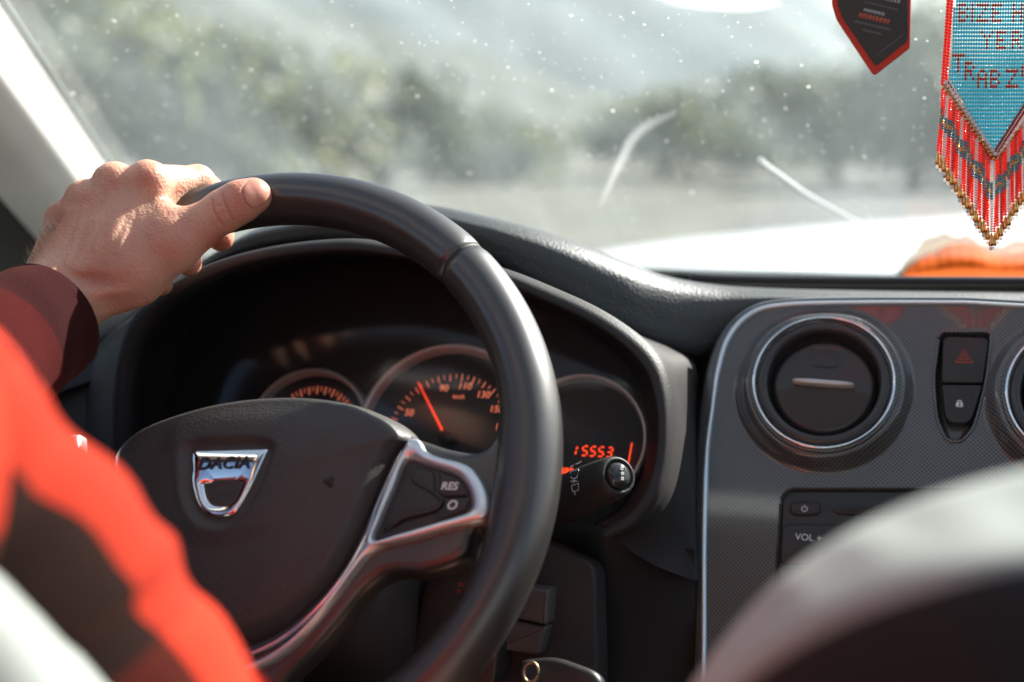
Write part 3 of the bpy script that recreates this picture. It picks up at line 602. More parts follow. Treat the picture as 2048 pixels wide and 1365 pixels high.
rb('disc_slot', [(1662, 1010), (2190, 1010), (2190, 1031), (1662, 1031)], .0004, .0006, .3); rb('slot_opening', [(1673, 1015), (2180, 1015), (2180, 1026), (1673, 1026)], .0008, .0002, .2, m_black)
obj('button_gap', *slab(pf, rnd(pf.pl([(1562, 1047), (1682, 1047), (1682, 1215), (1555, 1215)]), .2, 48), -.0015, -.0008, .0002), m_black, rd, pf)
vb = rb('volume_key', [(1565, 1050), (1679, 1050), (1679, 1130), (1560, 1130)], .0008, .001, .16); rb('volume_key', [(1560, 1133), (1679, 1133), (1679, 1212), (1557, 1212)], .0008, .001, .16)
text('volume_label', 'VOL +', pf, pf.px(1617, 1076, .001), 19*K, .0009, m_white, vb, 0, .0001)
rb('screen', [(1700, 1050), (2160, 1050), (2160, 1300), (1700, 1300)], .0004, .0006, .03, m_dial)
# ------------------------------------------------------------------ steering wheel
TW = radians(30.5)
CW = CAM-.1535*RX-.0705*UP+.80*FW
wf = Fr(CW, (0, -cos(TW), sin(TW)))
wh = thing('steering_wheel', wf.w(0, 0), 'black leather steering wheel with a shield emblem and satin spoke trim', 'steering wheel')
def rim_part(name, a0, a1, mt):
    n = int(abs(a1-a0)/1.2)+2; A_ = np.radians(np.linspace(a0, a1, n)); seg = 40; rows = []
    full = abs(a1-a0) >= 359.9
    for i, a in enumerate(A_):
        s_ = min(i, n-1-i); e = 1 if full else [.945, .985, 1][min(s_, 2)]
        spoke = np.exp(-((np.degrees(a)-2)/13)**2)+np.exp(-((np.degrees(a)-178)/13)**2)+np.exp(-((np.degrees(a)-362)/13)**2)
        ph = np.linspace(0, 2*pi, seg, endpoint=False)
        ra = .0158*(1+.0*spoke)*e; rb_ = .0168*e
        x = ra*np.cos(ph); x = np.where(x < 0, x*(1+.28*spoke), x)         # thumb rest towards the hub
        h = rb_*np.sin(ph)*(1-.05*np.cos(2*ph))
        ridge = .0006*np.exp(-((ph-2.0)/.12)**2); R = .170+x*(1+ridge*30); h = h+ridge
        rows.append(CW+(R[:, None])*(cos(a)*wf.x+sin(a)*wf.y)+h[:, None]*wf.n)
    v = np.concatenate(rows); f = gridf(n, seg, False, True)
    f += [tuple(range(seg))[::-1], tuple((n-1)*seg+j for j in range(seg))]
    return obj(name, v, f, mt, wh)
rim_part('rim_grip', 49.2, 130.8, m_rim)
rim_part('rim_grip', 131.4, 408.6, m_rim)
rim_part('rim_core', 48.6, 49.8, m_black); 
obj('rim_core', *tube(crv([wf.w(.170*cos(a), .170*sin(a)) for a in np.linspace(0, 2*pi, 80, endpoint=False)], 160, True), .0150, 20, False), m_black, wh)
# airbag cover
pad_r = [(526, 785), (627, 784), (717, 798), (787, 828), (820, 862), (806, 880), (786, 910), (752, 991), (722, 1061), (692, 1122), (652, 1176), (601, 1230), (551, 1268), (500, 1292), (440, 1302)]
pad_l = [(360, 1280), (300, 1225), (262, 1150), (238, 1060), (222, 985), (212, 925), (222, 892), (262, 856), (330, 826), (426, 799)]
po = crv(wf.pl(pad_r+pad_l, .006), 200, True)
pc = np.array(wf.px(500, 985, .006))
emb_px = [(383, 898), (541, 894), (509, 962), (486, 1006), (470, 1028), (445, 1036), (415, 1030), (400, 1017), (389, 995), (382, 953), (381, 912)]
EH = .0150
dish = rnd(wf.pl([(371, 886), (560, 882), (524, 975), (498, 1025), (470, 1052), (440, 1058), (405, 1050), (384, 1025), (372, 980)], EH), .3, 60)
shieldr = rnd(wf.pl([(330, 800), (770, 800), (650, 900), (590, 1000), (540, 1070), (470, 1095), (400, 1092), (350, 1050), (325, 950)], EH), .35, 70)
rows = []; K_ = 70
for t_ in np.linspace(0, 1, K_)**.9:
    q_ = pc+(po-pc)*t_
    h = .0185*(1-.55*t_**3.0)-.0215*np.clip((t_-.86)/.14, 0, 1)**2.4
    sd_ = sdpoly(q_[:, 0], q_[:, 1], dish); h = h-.0034*(1-sstep(-.004, .0035, sd_))
    s2_ = sdpoly(q_[:, 0], q_[:, 1], shieldr); h = h+.0022*(1-sstep(-.010, .004, s2_))*(1-sstep(.55, .9, t_))
    # soft fold running down the right flank
    xr = q_[:, 0]-(.060+.28*(q_[:, 1]-.02)); h = h-.0030*sstep(-.002, .016, xr)*(1-t_*.5)
    rows.append(wf.wl(q_, h))
rows.append(wf.wl(po*.992+pc*.008, -.012))
obj('airbag_cover', np.concatenate(rows), gridf(len(rows), 200, False, True), m_airbag, wh, wf)
# emblem: shield ring with the letters on its broad top
eo = crv(wf.pl(emb_px, EH+.003), 120, True, False)
eo = rnd(wf.pl([(383, 898), (541, 894), (509, 962), (486, 1006), (468, 1032), (440, 1037), (412, 1031), (396, 1012), (384, 965)], EH+.003), [.03, .03, .3, .3, .4, .4, .4, .3, .3], 160)
ei = rnd(wf.pl([(407, 968), (483, 965), (471, 998), (452, 1011), (424, 1010), (412, 996)], EH+.003), [.12, .12, .4, .4, .4, .4], 160)
cc = ei.mean(0)
def byang(o):                                        # resample by angle about the hole so the ring stays untwisted
    n = 200; A_ = np.linspace(-pi, pi, n, endpoint=False); d = crv(o, 1200, True, False)-cc; an = np.arctan2(d[:, 1], d[:, 0]); rr_ = np.hypot(d[:, 0], d[:, 1]); k = np.argsort(an)
    R = np.interp(A_, an[k], rr_[k], period=2*pi); return cc+np.stack([R*np.cos(A_), R*np.sin(A_)], 1)
EO, EI = byang(eo), byang(ei)
em = obj('emblem', *band(wf, EO, EI, [(0, EH-.003), (.0, EH+.001), (.05, EH+.0022), (.10, EH+.0038), (.5, EH+.0034), (.88, EH+.0026), (.97, EH+.0018), (1, EH-.000), (1.0, EH-.003)]), m_chrome, wh, wf)
bot = np.array(wf.px(440, 1010, EH))
M = MB(); M.add(*slab(wf, inset(ei, -.0002), EH-.004, EH-.0002, .0008)); M.build('emblem_window', m_airbag, em, wf)
e0, e1 = np.array(wf.px(397, 926, EH+.0035)), np.array(wf.px(500, 923, EH+.0035))
text('emblem_lettering', 'DACIA', wf, (e0+e1)/2+np.array([-.0002, -.0010]), .0100, EH+.0043, m_letter, em, .25, .0003, .00004, math.atan2(*(e1-e0)[::-1]), 1.02)
# small horn mark
hx, hy = wf.px(648, 963, .014)
M = MB(); M.add(*slab(wf, np.array([(hx-.005, hy-.0012), (hx+.001, hy-.0012), (hx+.005, hy-.003), (hx+.005, hy+.003), (hx+.001, hy+.0012), (hx-.005, hy+.0012)]), .0135, .0152, .0002, 1))
M.build('horn_mark', m_black, wh, wf)
# spokes and trim, right side traced, left side mirrored
XM = -.003
def both(fn):
    fn(lambda a: a); fn(lambda a: (np.asarray(a)*np.array([-1, 1])+np.array([2*XM, -.010]))[::-1])
sp_px = [(770, 870), (850, 886), (900, 902), (960, 910), (990, 885), (1003, 840), (1030, 840), (1050, 960), (1010, 1080), (958, 1064), (938, 1118), (857, 1150), (790, 1150), (740, 1180), (690, 1240), (640, 1300), (590, 1350), (540, 1400), (430, 1420), (480, 1250), (650, 1000)]
fo_px = [(812, 884), (822, 874), (838, 880), (850, 900), (878, 913), (918, 923), (943, 936), (963, 956), (977, 986), (981, 1015), (972, 1036), (940, 1046), (903, 1055), (827, 1077), (765, 1091), (733, 1096), (733, 1080), (755, 1015), (780, 950)]
fi_px = [(812, 921), (845, 928), (873, 936), (913, 951), (932, 973), (941, 1001), (935, 1021), (905, 1033), (868, 1044), (802, 1064), (748, 1079), (762, 1035), (786, 980)]
t1_px = [(800, 905), (772, 958), (748, 1010), (727, 1068), (694, 1130), (655, 1184), (604, 1238), (552, 1277), (500, 1302)]
t2_px = [(806, 897), (779, 955), (755, 1010), (734, 1070), (699, 1136), (660, 1190), (609, 1244), (557, 1284), (503, 1310)]
tail_a = [(728, 1082), (705, 1122), (668, 1178), (622, 1236), (575, 1280), (528, 1312), (480, 1330)]
tail_b = [(765, 1091), (737, 1107), (707, 1142), (672, 1190), (632, 1241), (588, 1288), (541, 1324), (488, 1346)]
def spoke(mir):
    q0_ = wf.pl(sp_px, -.010)
    if mir(np.array([[1., 0.]]))[0][0] < 0: q0_[:4, 1] -= [.030, .024, .016, .008]
    o = mir(crv(q0_, 120, True))
    obj('spoke', *slab(wf, o, -.022, -.003, .006, 5), m_smooth if False else m_rim, wh, wf)
    A_, B_ = mir(crv(wf.pl(fo_px, .003), 200, True)), mir(crv(wf.pl(fi_px, .003), 200, True))
    c = B_.mean(0)
    def ang(o):
        n = 240; AA = np.linspace(-pi, pi, n, endpoint=False); d = crv(o, 1500, True, False)-c; an = np.arctan2(d[:, 1], d[:, 0]); r_ = np.hypot(d[:, 0], d[:, 1]); k = np.argsort(an)
        R = np.interp(AA, an[k], r_[k], period=2*pi); return c+np.stack([R*np.cos(AA), R*np.sin(AA)], 1)
    A_, B_ = ang(A_), ang(B_)
    tr_ = obj('spoke_trim', *band(wf, A_, B_, [(0, -.006), (.0, .000), (.07, .0024), (.22, .0040), (.5, .0046), (.75, .0036), (.93, .0018), (1, -.0005), (1, -.004)]), m_satin, wh, wf)
    tt_ = mir(crv(wf.pl(tail_a, .003), 60)), mir(crv(wf.pl(tail_b, .003), 60))
    obj('lower_trim', *band(wf, tt_[0], tt_[1], [(-.02, -.003), (0, .001), (.2, .0032), (.5, .0042), (.8, .0032), (1, .0008), (1.05, -.004)], False), m_satin, wh, wf)
    a_, b_ = mir(crv(wf.pl(t1_px, .003), 80)), mir(crv(wf.pl(t2_px, .003), 80))
    obj('cover_trim', *band(wf, a_, b_, [(0, -.004), (.1, .0020), (.5, .0030), (.9, .0020), (1, -.004)], False), m_chrome, wh, wf)
    pdp = obj('switch_panel', *slab(wf, inset(B_, -.0004), -.006, -.0006, .0012), m_smooth, wh, wf)
    rk = mir(rnd(wf.pl([(818, 930), (866, 938), (870, 985), (884, 1004), (872, 1020), (800, 1038), (772, 1062), (762, 1066), (790, 990)], .002), .3, 80))
    obj('thumb_paddle', *slab(wf, rk, -.002, .0010, .0016, 5), m_smooth, pdp, wf)
    ridge = mir(crv(wf.pl([(822, 938), (828, 962), (862, 982), (880, 1000), (868, 1018), (808, 1034), (780, 1052)], .002), 60))
    obj('paddle_edge', *tube(wf.wl(ridge, .0012), .0011, 8), m_smooth, pdp, wf)
    for nm, pts, lab, lp in (('resume_button', [(878, 942), (912, 955), (928, 972), (936, 990), (888, 993), (877, 985)], 'RES', (898, 973)), ('cancel_button', [(887, 997), (936, 994), (937, 1001), (931, 1018), (872, 1040), (872, 1024), (888, 1010)], 'O', (903, 1011))):
        o = mir(rnd(wf.pl(pts, .002), .15, 60)); bt = obj(nm, *slab(wf, o, -.002, .0012, .0009), m_smooth, pdp, wf)
        p = mir(np.array([wf.px(*lp, .0015)]))[0]
        if p[0] > 0: text('button_lettering', lab, wf, p, .0060 if lab == 'RES' else .0072, .0013, m_white, bt, .2, .0001, .00012, .05)
both(spoke)
# bottom spokes towards the rim and the column behind
o = rnd([(-.050, -.085), (.050, -.085), (.036, -.160), (-.036, -.160)], .25, 60); obj('spoke', *slab(wf, o, -.022, -.004, .006, 5), m_rim, wh, wf)
cb = Fr(wf.w(0, -.0, 0), wf.n)
obj('column_boss', *lathe(wf, (0, -.01), [(.055, -.02), (.062, -.05), (.066, -.11)], 60), m_black, wh, wf)

# ------------------------------------------------------------------ column shroud, stalk, key
cs = thing('steering_column', wf.w(0, -.02, -.1), 'dark steering column cover behind the wheel spokes', 'steering column')
def ringbox(c, hw, hh, h, n=60, e=4):
    A_ = np.linspace(0, 2*pi, n, endpoint=False); x = np.sign(np.cos(A_))*np.abs(np.cos(A_))**(2/e)*hw; y = np.sign(np.sin(A_))*np.abs(np.sin(A_))**(2/e)*hh
    return wf.wl(np.stack([c[0]+x, c[1]+y], 1), h)
rws = [ringbox((.01, -.03), .04, .045, -.046), ringbox((.01, -.03), .062, .058, -.050), ringbox((.01, -.032), .070, .064, -.062), ringbox((.012, -.04), .074, .070, -.12), ringbox((.012, -.06), .08, .085, -.22)]
v = np.concatenate(rws); obj('shroud', v, gridf(len(rws), 60, False, True), m_hood, cs)
# wiper stalk, seen end-on to the right of the rim
ax0, ax1 = P(1062, 1030, .905), P(1236, 952, .815); axd = (ax1-ax0)/np.linalg.norm(ax1-ax0); Ls = np.linalg.norm(ax1-ax0)
sf = Fr(ax0, axd, (0, 0, 1)); mm_ = .815/FPX
st = thing('wiper_stalk', ax0, 'black wiper stalk with white symbols right of the wheel rim', 'stalk')
obj('lever', *lathe(sf, (0, 0), [(20*mm_, -.03), (24*mm_, Ls*.02), (30*mm_, Ls*.1), (36*mm_, Ls*.14), (44*mm_, Ls*.17)], 60), m_hood, st)
obj('collar', *lathe(sf, (0, 0), [(40*mm_, Ls*.15), (47*mm_, Ls*.17), (48*mm_, Ls*.24), (46.5*mm_, Ls*.26)], 60), m_hood, st)
kn = obj('knob', *lathe(sf, (0, 0), [(46*mm_, Ls*.26), (49*mm_, Ls*.28), (50*mm_, Ls*.6), (47*mm_, Ls*.85), (43*mm_, Ls*.965), (39*mm_, Ls*1.0), (34*mm_, Ls*1.01), (31*mm_, Ls*1.0), (30*mm_, Ls*.985), (28*mm_, Ls*.985), (1e-4, Ls*.985)], 64), m_hood, st)
obj('end_button', *lathe(sf, (0, 0), [(27.5*mm_, Ls*.98), (27*mm_, Ls*1.005), (25*mm_, Ls*1.018), (18*mm_, Ls*1.03), (1e-4, Ls*1.035)], 48), mat('glossy black', (.03, .03, .03), .12), kn)
ef = Fr(sf.w(0, 0, Ls*1.031), axd, (1, 0, 0))
M = MB()
M = MB()
for i, (x, y) in enumerate([(1243, 938), (1244, 948), (1244, 958)]):
    q_ = ef.px(x, y); M = MB(); M.add(*lathe(ef, q_, [(3.2*mm_, -.0005), (3.2*mm_, .0006), (2*mm_, .0006), (2*mm_, -.0005)], 20)); M.build('dot_mark', m_white, kn)
def onknob(px, py):                                  # point on the knob surface along the photo direction
    d = P(px, py, 1)-CAM; lo_, best = 1e9, None
    for s_ in np.linspace(.72, .93, 900):
        p = CAM+d*s_; a = (p-ax0)@axd; r_ = np.linalg.norm(p-ax0-axd*a); rr_ = np.interp(a/Ls, [.26, .28, .6, .85, .965, 1.0], [46, 49, 50, 47, 43, 39])*mm_
        if r_ <= rr_+.0002: return p
    return CAM+d*.8
def mark(name, L, w=.9):
    M = MB()
    for l in L: M.add(*tube(crv([onknob(*p) for p in l], 24, False, False), w*mm_, 6))
    return M.build(name, m_white, kn)
mark('wiper_mark', [[(1141, 944), (1158, 939), (1154, 956), (1143, 958), (1141, 944)], [(1149, 957), (1147, 964)], [(1141, 963), (1152, 961)]])
mark('wash_mark', [[(1143, 972), (1157, 967), (1157, 981), (1145, 984), (1143, 972)], [(1149, 984), (1150, 990)], [(1144, 967), (1150, 963), (1156, 963)]], .7)
mark('scale_mark', [[(1140, 935), (1147, 931)], [(1151, 929), (1158, 926), (1163, 923)]], .6)
# audio satellite behind the lower spoke, switch block and ignition key
au = thing('audio_stalk', P(900, 1180, .84), 'black audio control block under the right spoke', 'stalk')
plate('body', [(852, 1152), (940, 1118), (1010, 1130), (990, 1380), (800, 1400)], .84, .03, m_smooth, au, 10); 
af = Fr(P(915, 1175, .842), (0, -cos(radians(10)), sin(radians(10))))
text('block_lettering', 'SOURCE', af, (af.px(938, 1170)), 11*.84/FPX, .0025, m_redtxt, au, 0, .0001); text('block_lettering', 'AUDIO', af, (af.px(932, 1183)), 11*.84/FPX, .0025, m_redtxt, au, 0, .0001)
ib = thing('lock_housing', P(1060, 1240, .85), 'grey column lock housing below the rim on the right', 'housing')
m_grey = mat('mid grey plastic', (.07, .062, .056), .55, bump=('cell', 800, .3, .0005), var=(30, .05))
plate('upper_block', [(1052, 1174), (1098, 1180), (1094, 1252), (1030, 1238)], .845, .04, m_grey, ib, 12, .0025)
plate('lower_block', [(1028, 1240), (1093, 1254), (1078, 1312), (990, 1300)], .848, .04, m_grey, ib, 12, .0025)
kk = thing('ignition_key', P(1110, 1350, .80), 'black ignition key with a brass ring below the column', 'key')
obj('key_head', *slab(*(lambda fr: (fr, rnd(fr.pl([(1030, 1320), (1110, 1312), (1200, 1345), (1215, 1420), (1040, 1420)]), .3, 60)))(Fr(P(1110, 1350, .80), (0, -.9, .43))), -.012, .0, .004), m_smooth, kk)
kf = Fr(P(1063, 1346, .795), (0, -.9, .43))
obj('key_ring', *tube(crv([kf.w(.0042*cos(a), .0055*sin(a), .002) for a in np.linspace(0, 2*pi, 24, endpoint=False)], 40, True), .0011, 8, False), mat('brass', (.28, .21, .13), .4, 1), kk)
# ------------------------------------------------------------------ organic surfaces from distance fields
def smin(a, b, k): h = np.clip(.5+.5*(b-a)/k, 0, 1); return b*(1-h)+a*h-k*h*(1-h)
def cone(X, a, ra, b, rb):
    a, b = np.asarray(a), np.asarray(b); e = b-a; q = X-a; t = np.clip((q@e)/(e@e), 0, 1)
    return np.linalg.norm(q-t[..., None]*e, axis=-1)-(ra+(rb-ra)*t)
def nets(fn, lo, hi, s):
    lo = np.array(lo); n = np.ceil((np.array(hi)-lo)/s).astype(int)+1
    ax = [lo[i]+s*np.arange(n[i]) for i in range(3)]
    D = np.empty(n)
    for i in range(0, n[0], 12):
        X = np.stack(np.meshgrid(ax[0][i:i+12], ax[1], ax[2], indexing='ij'), -1); D[i:i+12] = fn(X)
    ins = D < 0
    c = np.zeros(n-1, int)
    for a in (0, 1):
        for b in (0, 1):
            for d in (0, 1): c += ins[a:n[0]-1+a, b:n[1]-1+b, d:n[2]-1+d]
    act = (c > 0) & (c < 8); I = np.argwhere(act); idx = -np.ones(n-1, int); idx[act] = np.arange(len(I))
    V = np.zeros((len(I), 3)); K = np.zeros(len(I))
    cor = [np.array(q) for q in ((0, 0, 0), (1, 0, 0), (0, 1, 0), (0, 0, 1), (1, 1, 0), (1, 0, 1), (0, 1, 1), (1, 1, 1))]
    for p in cor:
        for ax_ in range(3):
            if p[ax_]: continue
            q = p.copy(); q[ax_] = 1; dp = D[tuple((I+p).T)]; dq = D[tuple((I+q).T)]; cr_ = (dp < 0) != (dq < 0)
            t = np.where(cr_, dp/np.where(cr_, dp-dq, 1), 0); V += np.where(cr_[:, None], p+t[:, None]*(q-p), 0); K += cr_
    V = lo+s*(I+V/K[:, None]); F = []
    for ax_ in range(3):
        o1, o2 = [(1, 2), (2, 0), (0, 1)][ax_]
        sl0 = [slice(None)]*3; sl1 = [slice(None)]*3; sl0[ax_] = slice(0, -1); sl1[ax_] = slice(1, None)
        a, b = ins[tuple(sl0)], ins[tuple(sl1)]
        E = np.argwhere(a != b); E = E[(E[:, o1] > 0) & (E[:, o2] > 0) & (E[:, o1] < n[o1]-1) & (E[:, o2] < n[o2]-1)]
        fl = a[tuple(E.T)]; u = np.zeros(3, int); w = np.zeros(3, int); u[o1] = 1; w[o2] = 1
        q = np.stack([idx[tuple((E-u-w).T)], idx[tuple((E-w).T)], idx[tuple(E.T)], idx[tuple((E-u).T)]], 1)
        q = np.where(fl[:, None], q, q[:, ::-1]); F.append(q)
    return V, np.concatenate(F)

# ------------------------------------------------------------------ the driver: left hand on the rim, sleeves, torso
HAND = dict(
 meta=[((112, 590, .828), .0215, (148, 560, .832), .0185), ((150, 566, .832), .0155, (294, 366, .853), .0118), ((134, 548, .834), .0145, (229, 370, .855), .0118),
       ((116, 534, .836), .0135, (171, 402, .857), .0112), ((98, 540, .838), .0125, (128, 442, .857), .0100), ((205, 520, .838), .0160, (240, 450, .850), .0150),
       ((110, 590, .828), .0215, (-30, 700, .775), .0270), ((128, 612, .828), .0165, (20, 720, .78), .0230)],
 knuck=[((296, 364, .850), .0128), ((229, 367, .852), .0125), ((171, 400, .854), .0117), ((127, 440, .855), .0106)],
 thumbbase=[((168, 600, .828), .0155, (262, 548, .836), .0175), ((262, 548, .836), .0175, (345, 492, .840), .0155), ((250, 500, .842), .017, (330, 450, .846), .0135)],
 thumb=[((345, 487, .840), .0155, (396, 456, .843), .0130), ((396, 456, .843), .0130, (448, 422, .843), .0122), ((448, 422, .843), .0122, (480, 404, .844), .0122), ((480, 404, .844), .0122, (507, 392, .846), .0108)],
 index=[((296, 366, .853), .0112, (345, 368, .872), .0108), ((300, 372, .855), .0112, (395, 364, .884), .0103), ((395, 364, .884), .0103, (440, 400, .912), .0090), ((440, 400, .910), .0092, (441, 476, .902), .0086)],
 indexpad=[((322, 405, .862), .0100, (358, 378, .874), .0092)],
 middle=[((229, 370, .855), .0112, (322, 378, .892), .0100), ((322, 378, .892), .0100, (372, 440, .916), .0090), ((372, 440, .916), .0090, (378, 528, .902), .0080)],
 ring=[((171, 402, .857), .0106, (252, 415, .895), .0095), ((252, 415, .895), .0095, (310, 490, .916), .0086), ((310, 490, .916), .0086, (322, 568, .898), .0076)],
 pinky=[((128, 442, .857), .0096, (190, 470, .893), .0084), ((190, 470, .893), .0084, (240, 540, .908), .0076), ((240, 540, .908), .0076, (258, 600, .890), .0066)])
CREASE = [([(318, 392, 1), (338, 396, 1), (352, 386, 1)], .0006), ([(322, 402, 1), (340, 408, 1), (350, 398, 1)], .0006), ([(330, 415, 1), (337, 430, 1)], .0006), ([(240, 425, 1), (256, 418, 1)], .0004), ([(276, 345, 1), (284, 356, 1), (285, 368, 1)], .0004), ([(176, 596, 1), (200, 578, 1)], .0004), ([(150, 640, 1), (165, 600, 1), (150, 575, 1)], .0005), ([(425, 399, .845), (428, 420, .833), (437, 440, .83), (449, 452, .835)], .0009), ([(445, 388, .84), (449, 405, .83), (458, 428, .83), (468, 441, .835)], .0009), ([(434, 412, .83), (446, 408, .83)], .0007), ([(437, 428, .83), (451, 421, .83)], .0006)]
def chain(X, L, k):
    D = None
    for a, ra, b, rb in L:
        d = cone(X, P(*a), ra, P(*b), rb); D = d if D is None else smin(D, d, k)
    return D
def rimsd(X):
    q = X-CW; x, y, z = q@wf.x, q@wf.y, q@wf.n; return np.hypot(np.hypot(x, y)-.170, z)-.0160
def handsd(X):
    D = chain(X, HAND['meta'], .007)
    for c, r in HAND['knuck']: D = smin(D, np.linalg.norm(X-P(*c), axis=-1)-r, .004)
    D = smin(D, chain(X, HAND['thumbbase'], .012), .012)
    D = smin(D, chain(X, HAND['thumb'], .004), .007)
    Fg = smin(chain(X, HAND['index'], .003), chain(X, HAND['indexpad'], .003), .003)
    for k_ in ('middle', 'ring', 'pinky'): Fg = smin(Fg, chain(X, HAND[k_], .003), .0012)
    D = smin(D, Fg, .0045)
    D = -smin(-D, rimsd(X)+.0004, .0015)
    cam_ = X-CAM; z_ = cam_@FW; px_ = 1024+FPX*(cam_@RX)/z_; py_ = 682.5-FPX*(cam_@UP)/z_
    # skin relief: tendons, veins, wrinkles
    D = D+.00025*np.sin(px_*.05+py_*.11+3*np.sin(py_*.02))*np.exp(-((px_-200)/130)**2)
    for x0_, y0_, x1_, y1_, a_, w_ in ((165, 545, 285, 385, .0011, 8), (150, 535, 222, 385, .0011, 7), (135, 525, 170, 418, .0009, 6), (235, 505, 262, 430, .0007, 5), (190, 500, 205, 440, .0007, 4), (300, 470, 345, 440, .0006, 7)):
        ex, ey = x1_-x0_, y1_-y0_; t_ = np.clip(((px_-x0_)*ex+(py_-y0_)*ey)/(ex*ex+ey*ey), 0, 1); D = D-a_*np.exp(-((px_-x0_-t_*ex)**2+(py_-y0_-t_*ey)**2)/w_**2)
    # hollow beside the wrist and along the web
    D = D+.0035*np.exp(-((px_-178)/34)**2-((py_-560)/17)**2)+.0012*np.exp(-((px_-255)/16)**2-((py_-425)/50)**2)+.0010*np.exp(-((px_-202)/13)**2-((py_-430)/50)**2)-.0012*np.exp(-((px_-215)/60)**2-((py_-585)/10)**2)
    return D
corners = PP([(-60, 300, .76), (-60, 760, .76), (600, 300, .93), (600, 640, .95), (-60, 300, .93), (600, 300, .80), (-60, 760, .80), (150, 640, .95)])
HV, HF = nets(handsd, (-.60, .66, 1.035), (-.345, .93, 1.20), .00125)
# creases of the thumb joint pressed in
def polyd(V_, pts):
    d = np.full(len(V_), 1e9)
    for a, b in zip(pts[:-1], pts[1:]):
        e = b-a; t = np.clip((V_-a)@e/(e@e), 0, 1); d = np.minimum(d, np.hypot(*(V_-a-t[:, None]*e).T))
    return d
dc = HV-CAM; zz = dc@FW; hp = np.stack([1024+FPX*(dc@RX)/zz, 682.5-FPX*(dc@UP)/zz], 1)
def skin():
    M = mat('skin', (.56, .31, .215), .42, bump=('cell', 520, .45, .0007)); t = M.node_tree; b = t.nodes['Principled BSDF']; N = t.nodes.new; L = t.links.new
    b.inputs['Subsurface Weight'].default_value = .65; b.inputs['Subsurface Radius'].default_value = (1.0, .28, .12); b.inputs['Subsurface Scale'].default_value = .009
    at_ = N('ShaderNodeAttribute'); at_.attribute_name = 'tone'
    n = N('ShaderNodeTexNoise'); n.inputs['Scale'].default_value = 35; n.inputs['Detail'].default_value = 7; L(t.nodes['Texture Coordinate'].outputs['Object'], n.inputs[0])
    r = N('ShaderNodeValToRGB'); r.color_ramp.elements[0].position = .3; r.color_ramp.elements[1].position = .7
    r.color_ramp.elements[0].color = (.50, .25, .165, 1); r.color_ramp.elements[1].color = (.62, .37, .26, 1); L(n.outputs[0], r.inputs[0])
    mx = N('ShaderNodeMix'); mx.data_type = 'RGBA'; mx.inputs[7].default_value = (.50, .17, .11, 1)
    L(at_.outputs['Fac'], mx.inputs[0]); L(r.outputs[0], mx.inputs[6]); L(mx.outputs[2], b.inputs['Base Color']); return M
m_skin = skin()
# the rest of the body, coarse: it sits outside the frame or under the shirt
SH_L, SH_R = np.array([-.60, .10, 1.14]), np.array([-.20, .10, 1.14])
EL_L = np.array([-.66, .36, .98]); WR_L = P(-30, 700, .775)
EL_R = np.array([-.115, .44, .90]); WR_R = np.array([-.20, .66, .84])
EDGE = [(-380, 935, .40), (-222, 1040, .42), (-80, 1150, .435), (40, 1300, .445), (180, 1475, .45), (325, 1680, .46)]
def bodysd(X):
    D = smin(cone(X, (-.39, .02, .75), .13, (-.39, .0, 1.02), .15), cone(X, SH_L+[.05, 0, 0], .055, SH_R-[.05, 0, 0], .055), .08)
    D = smin(D, cone(X, (-.39, .02, 1.18), .055, (-.39, .05, 1.30), .052), .04)
    D = smin(D, cone(X, (-.39, .06, 1.36), .078, (-.39, .05, 1.42), .085), .03); D = smin(D, np.linalg.norm(X-np.array([-.39, .145, 1.375]), axis=-1)-.018, .02)
    for sh_, el, wr in ((SH_L, EL_L, WR_L), (EL_R, EL_R+[0, .01, -.01], WR_R)):
        D = smin(D, cone(X, sh_, .05, el, .036), .03); D = smin(D, cone(X, el, .037, wr, .024), .01)
    arm_ = [SH_R]+[P(*e) for e in EDGE]+[EL_R]
    for a_, b_ in zip(arm_[:-1], arm_[1:]): D = smin(D, cone(X, a_, .034, b_, .034), .01)
    return smin(D, cone(X, WR_R, .024, WR_R+[-.02, .06, -.01], .03), .01)
BV, BF = nets(bodysd, (-.85, -.2, .55), (.05, .8, 1.56), .012)
pm = MB(); pm.add(HV, HF.tolist()); pm.add(BV, BF.tolist())
person = pm.build('person', m_skin)
tone = np.zeros(len(HV)+len(BV), np.float32)
tone[:len(HV)] = np.clip(1.0*np.exp(-((hp[:, 0]-440)/24)**2-((hp[:, 1]-486)/22)**2)+.8*np.exp(-((hp[:, 0]-500)/45)**2-((hp[:, 1]-395)/40)**2)+.45*np.exp(-((hp[:, 0]-180)/60)**2-((hp[:, 1]-560)/22)**2)+.5*sum(np.exp(-((hp[:, 0]-a)**2+(hp[:, 1]-b)**2)/18**2) for a, b in ((290, 360), (226, 366), (170, 398), (126, 438)))+.4*np.exp(-((hp[:, 0]-340)/60)**2-((hp[:, 1]-500)/25)**2), 0, 1)  # skin redness, plus the index tip's backlit glow painted into the tone
for L_, w_ in CREASE:
    d = polyd(hp, np.array([(a, b) for a, b, c in L_])); tone[:len(HV)] = np.maximum(tone[:len(HV)], np.exp(-(d/2.2)**2)*.9*(w_/.0009))  # crease shade painted into the tone as well as pressed in
    co = person.data
    for i in np.where(d < 6)[0]: co.vertices[i].co += Vector(FW*w_*math.exp(-(d[i]/2.4)**2))
at_ = person.data.attributes.new('tone', 'FLOAT', 'POINT'); at_.data.foreach_set('value', tone)
tag(person, 'driver in a red plaid shirt holding the wheel with the left hand', 'person')
nl = np.array([(486, 375), (500, 361), (517, 357), (532, 366), (541, 383), (539, 397), (527, 408), (508, 418), (496, 410), (488, 396), (486, 375)], float)
d = polyd(hp, crv(nl, 60)); sel = np.where((d < 8) & (zz < .845))[0]
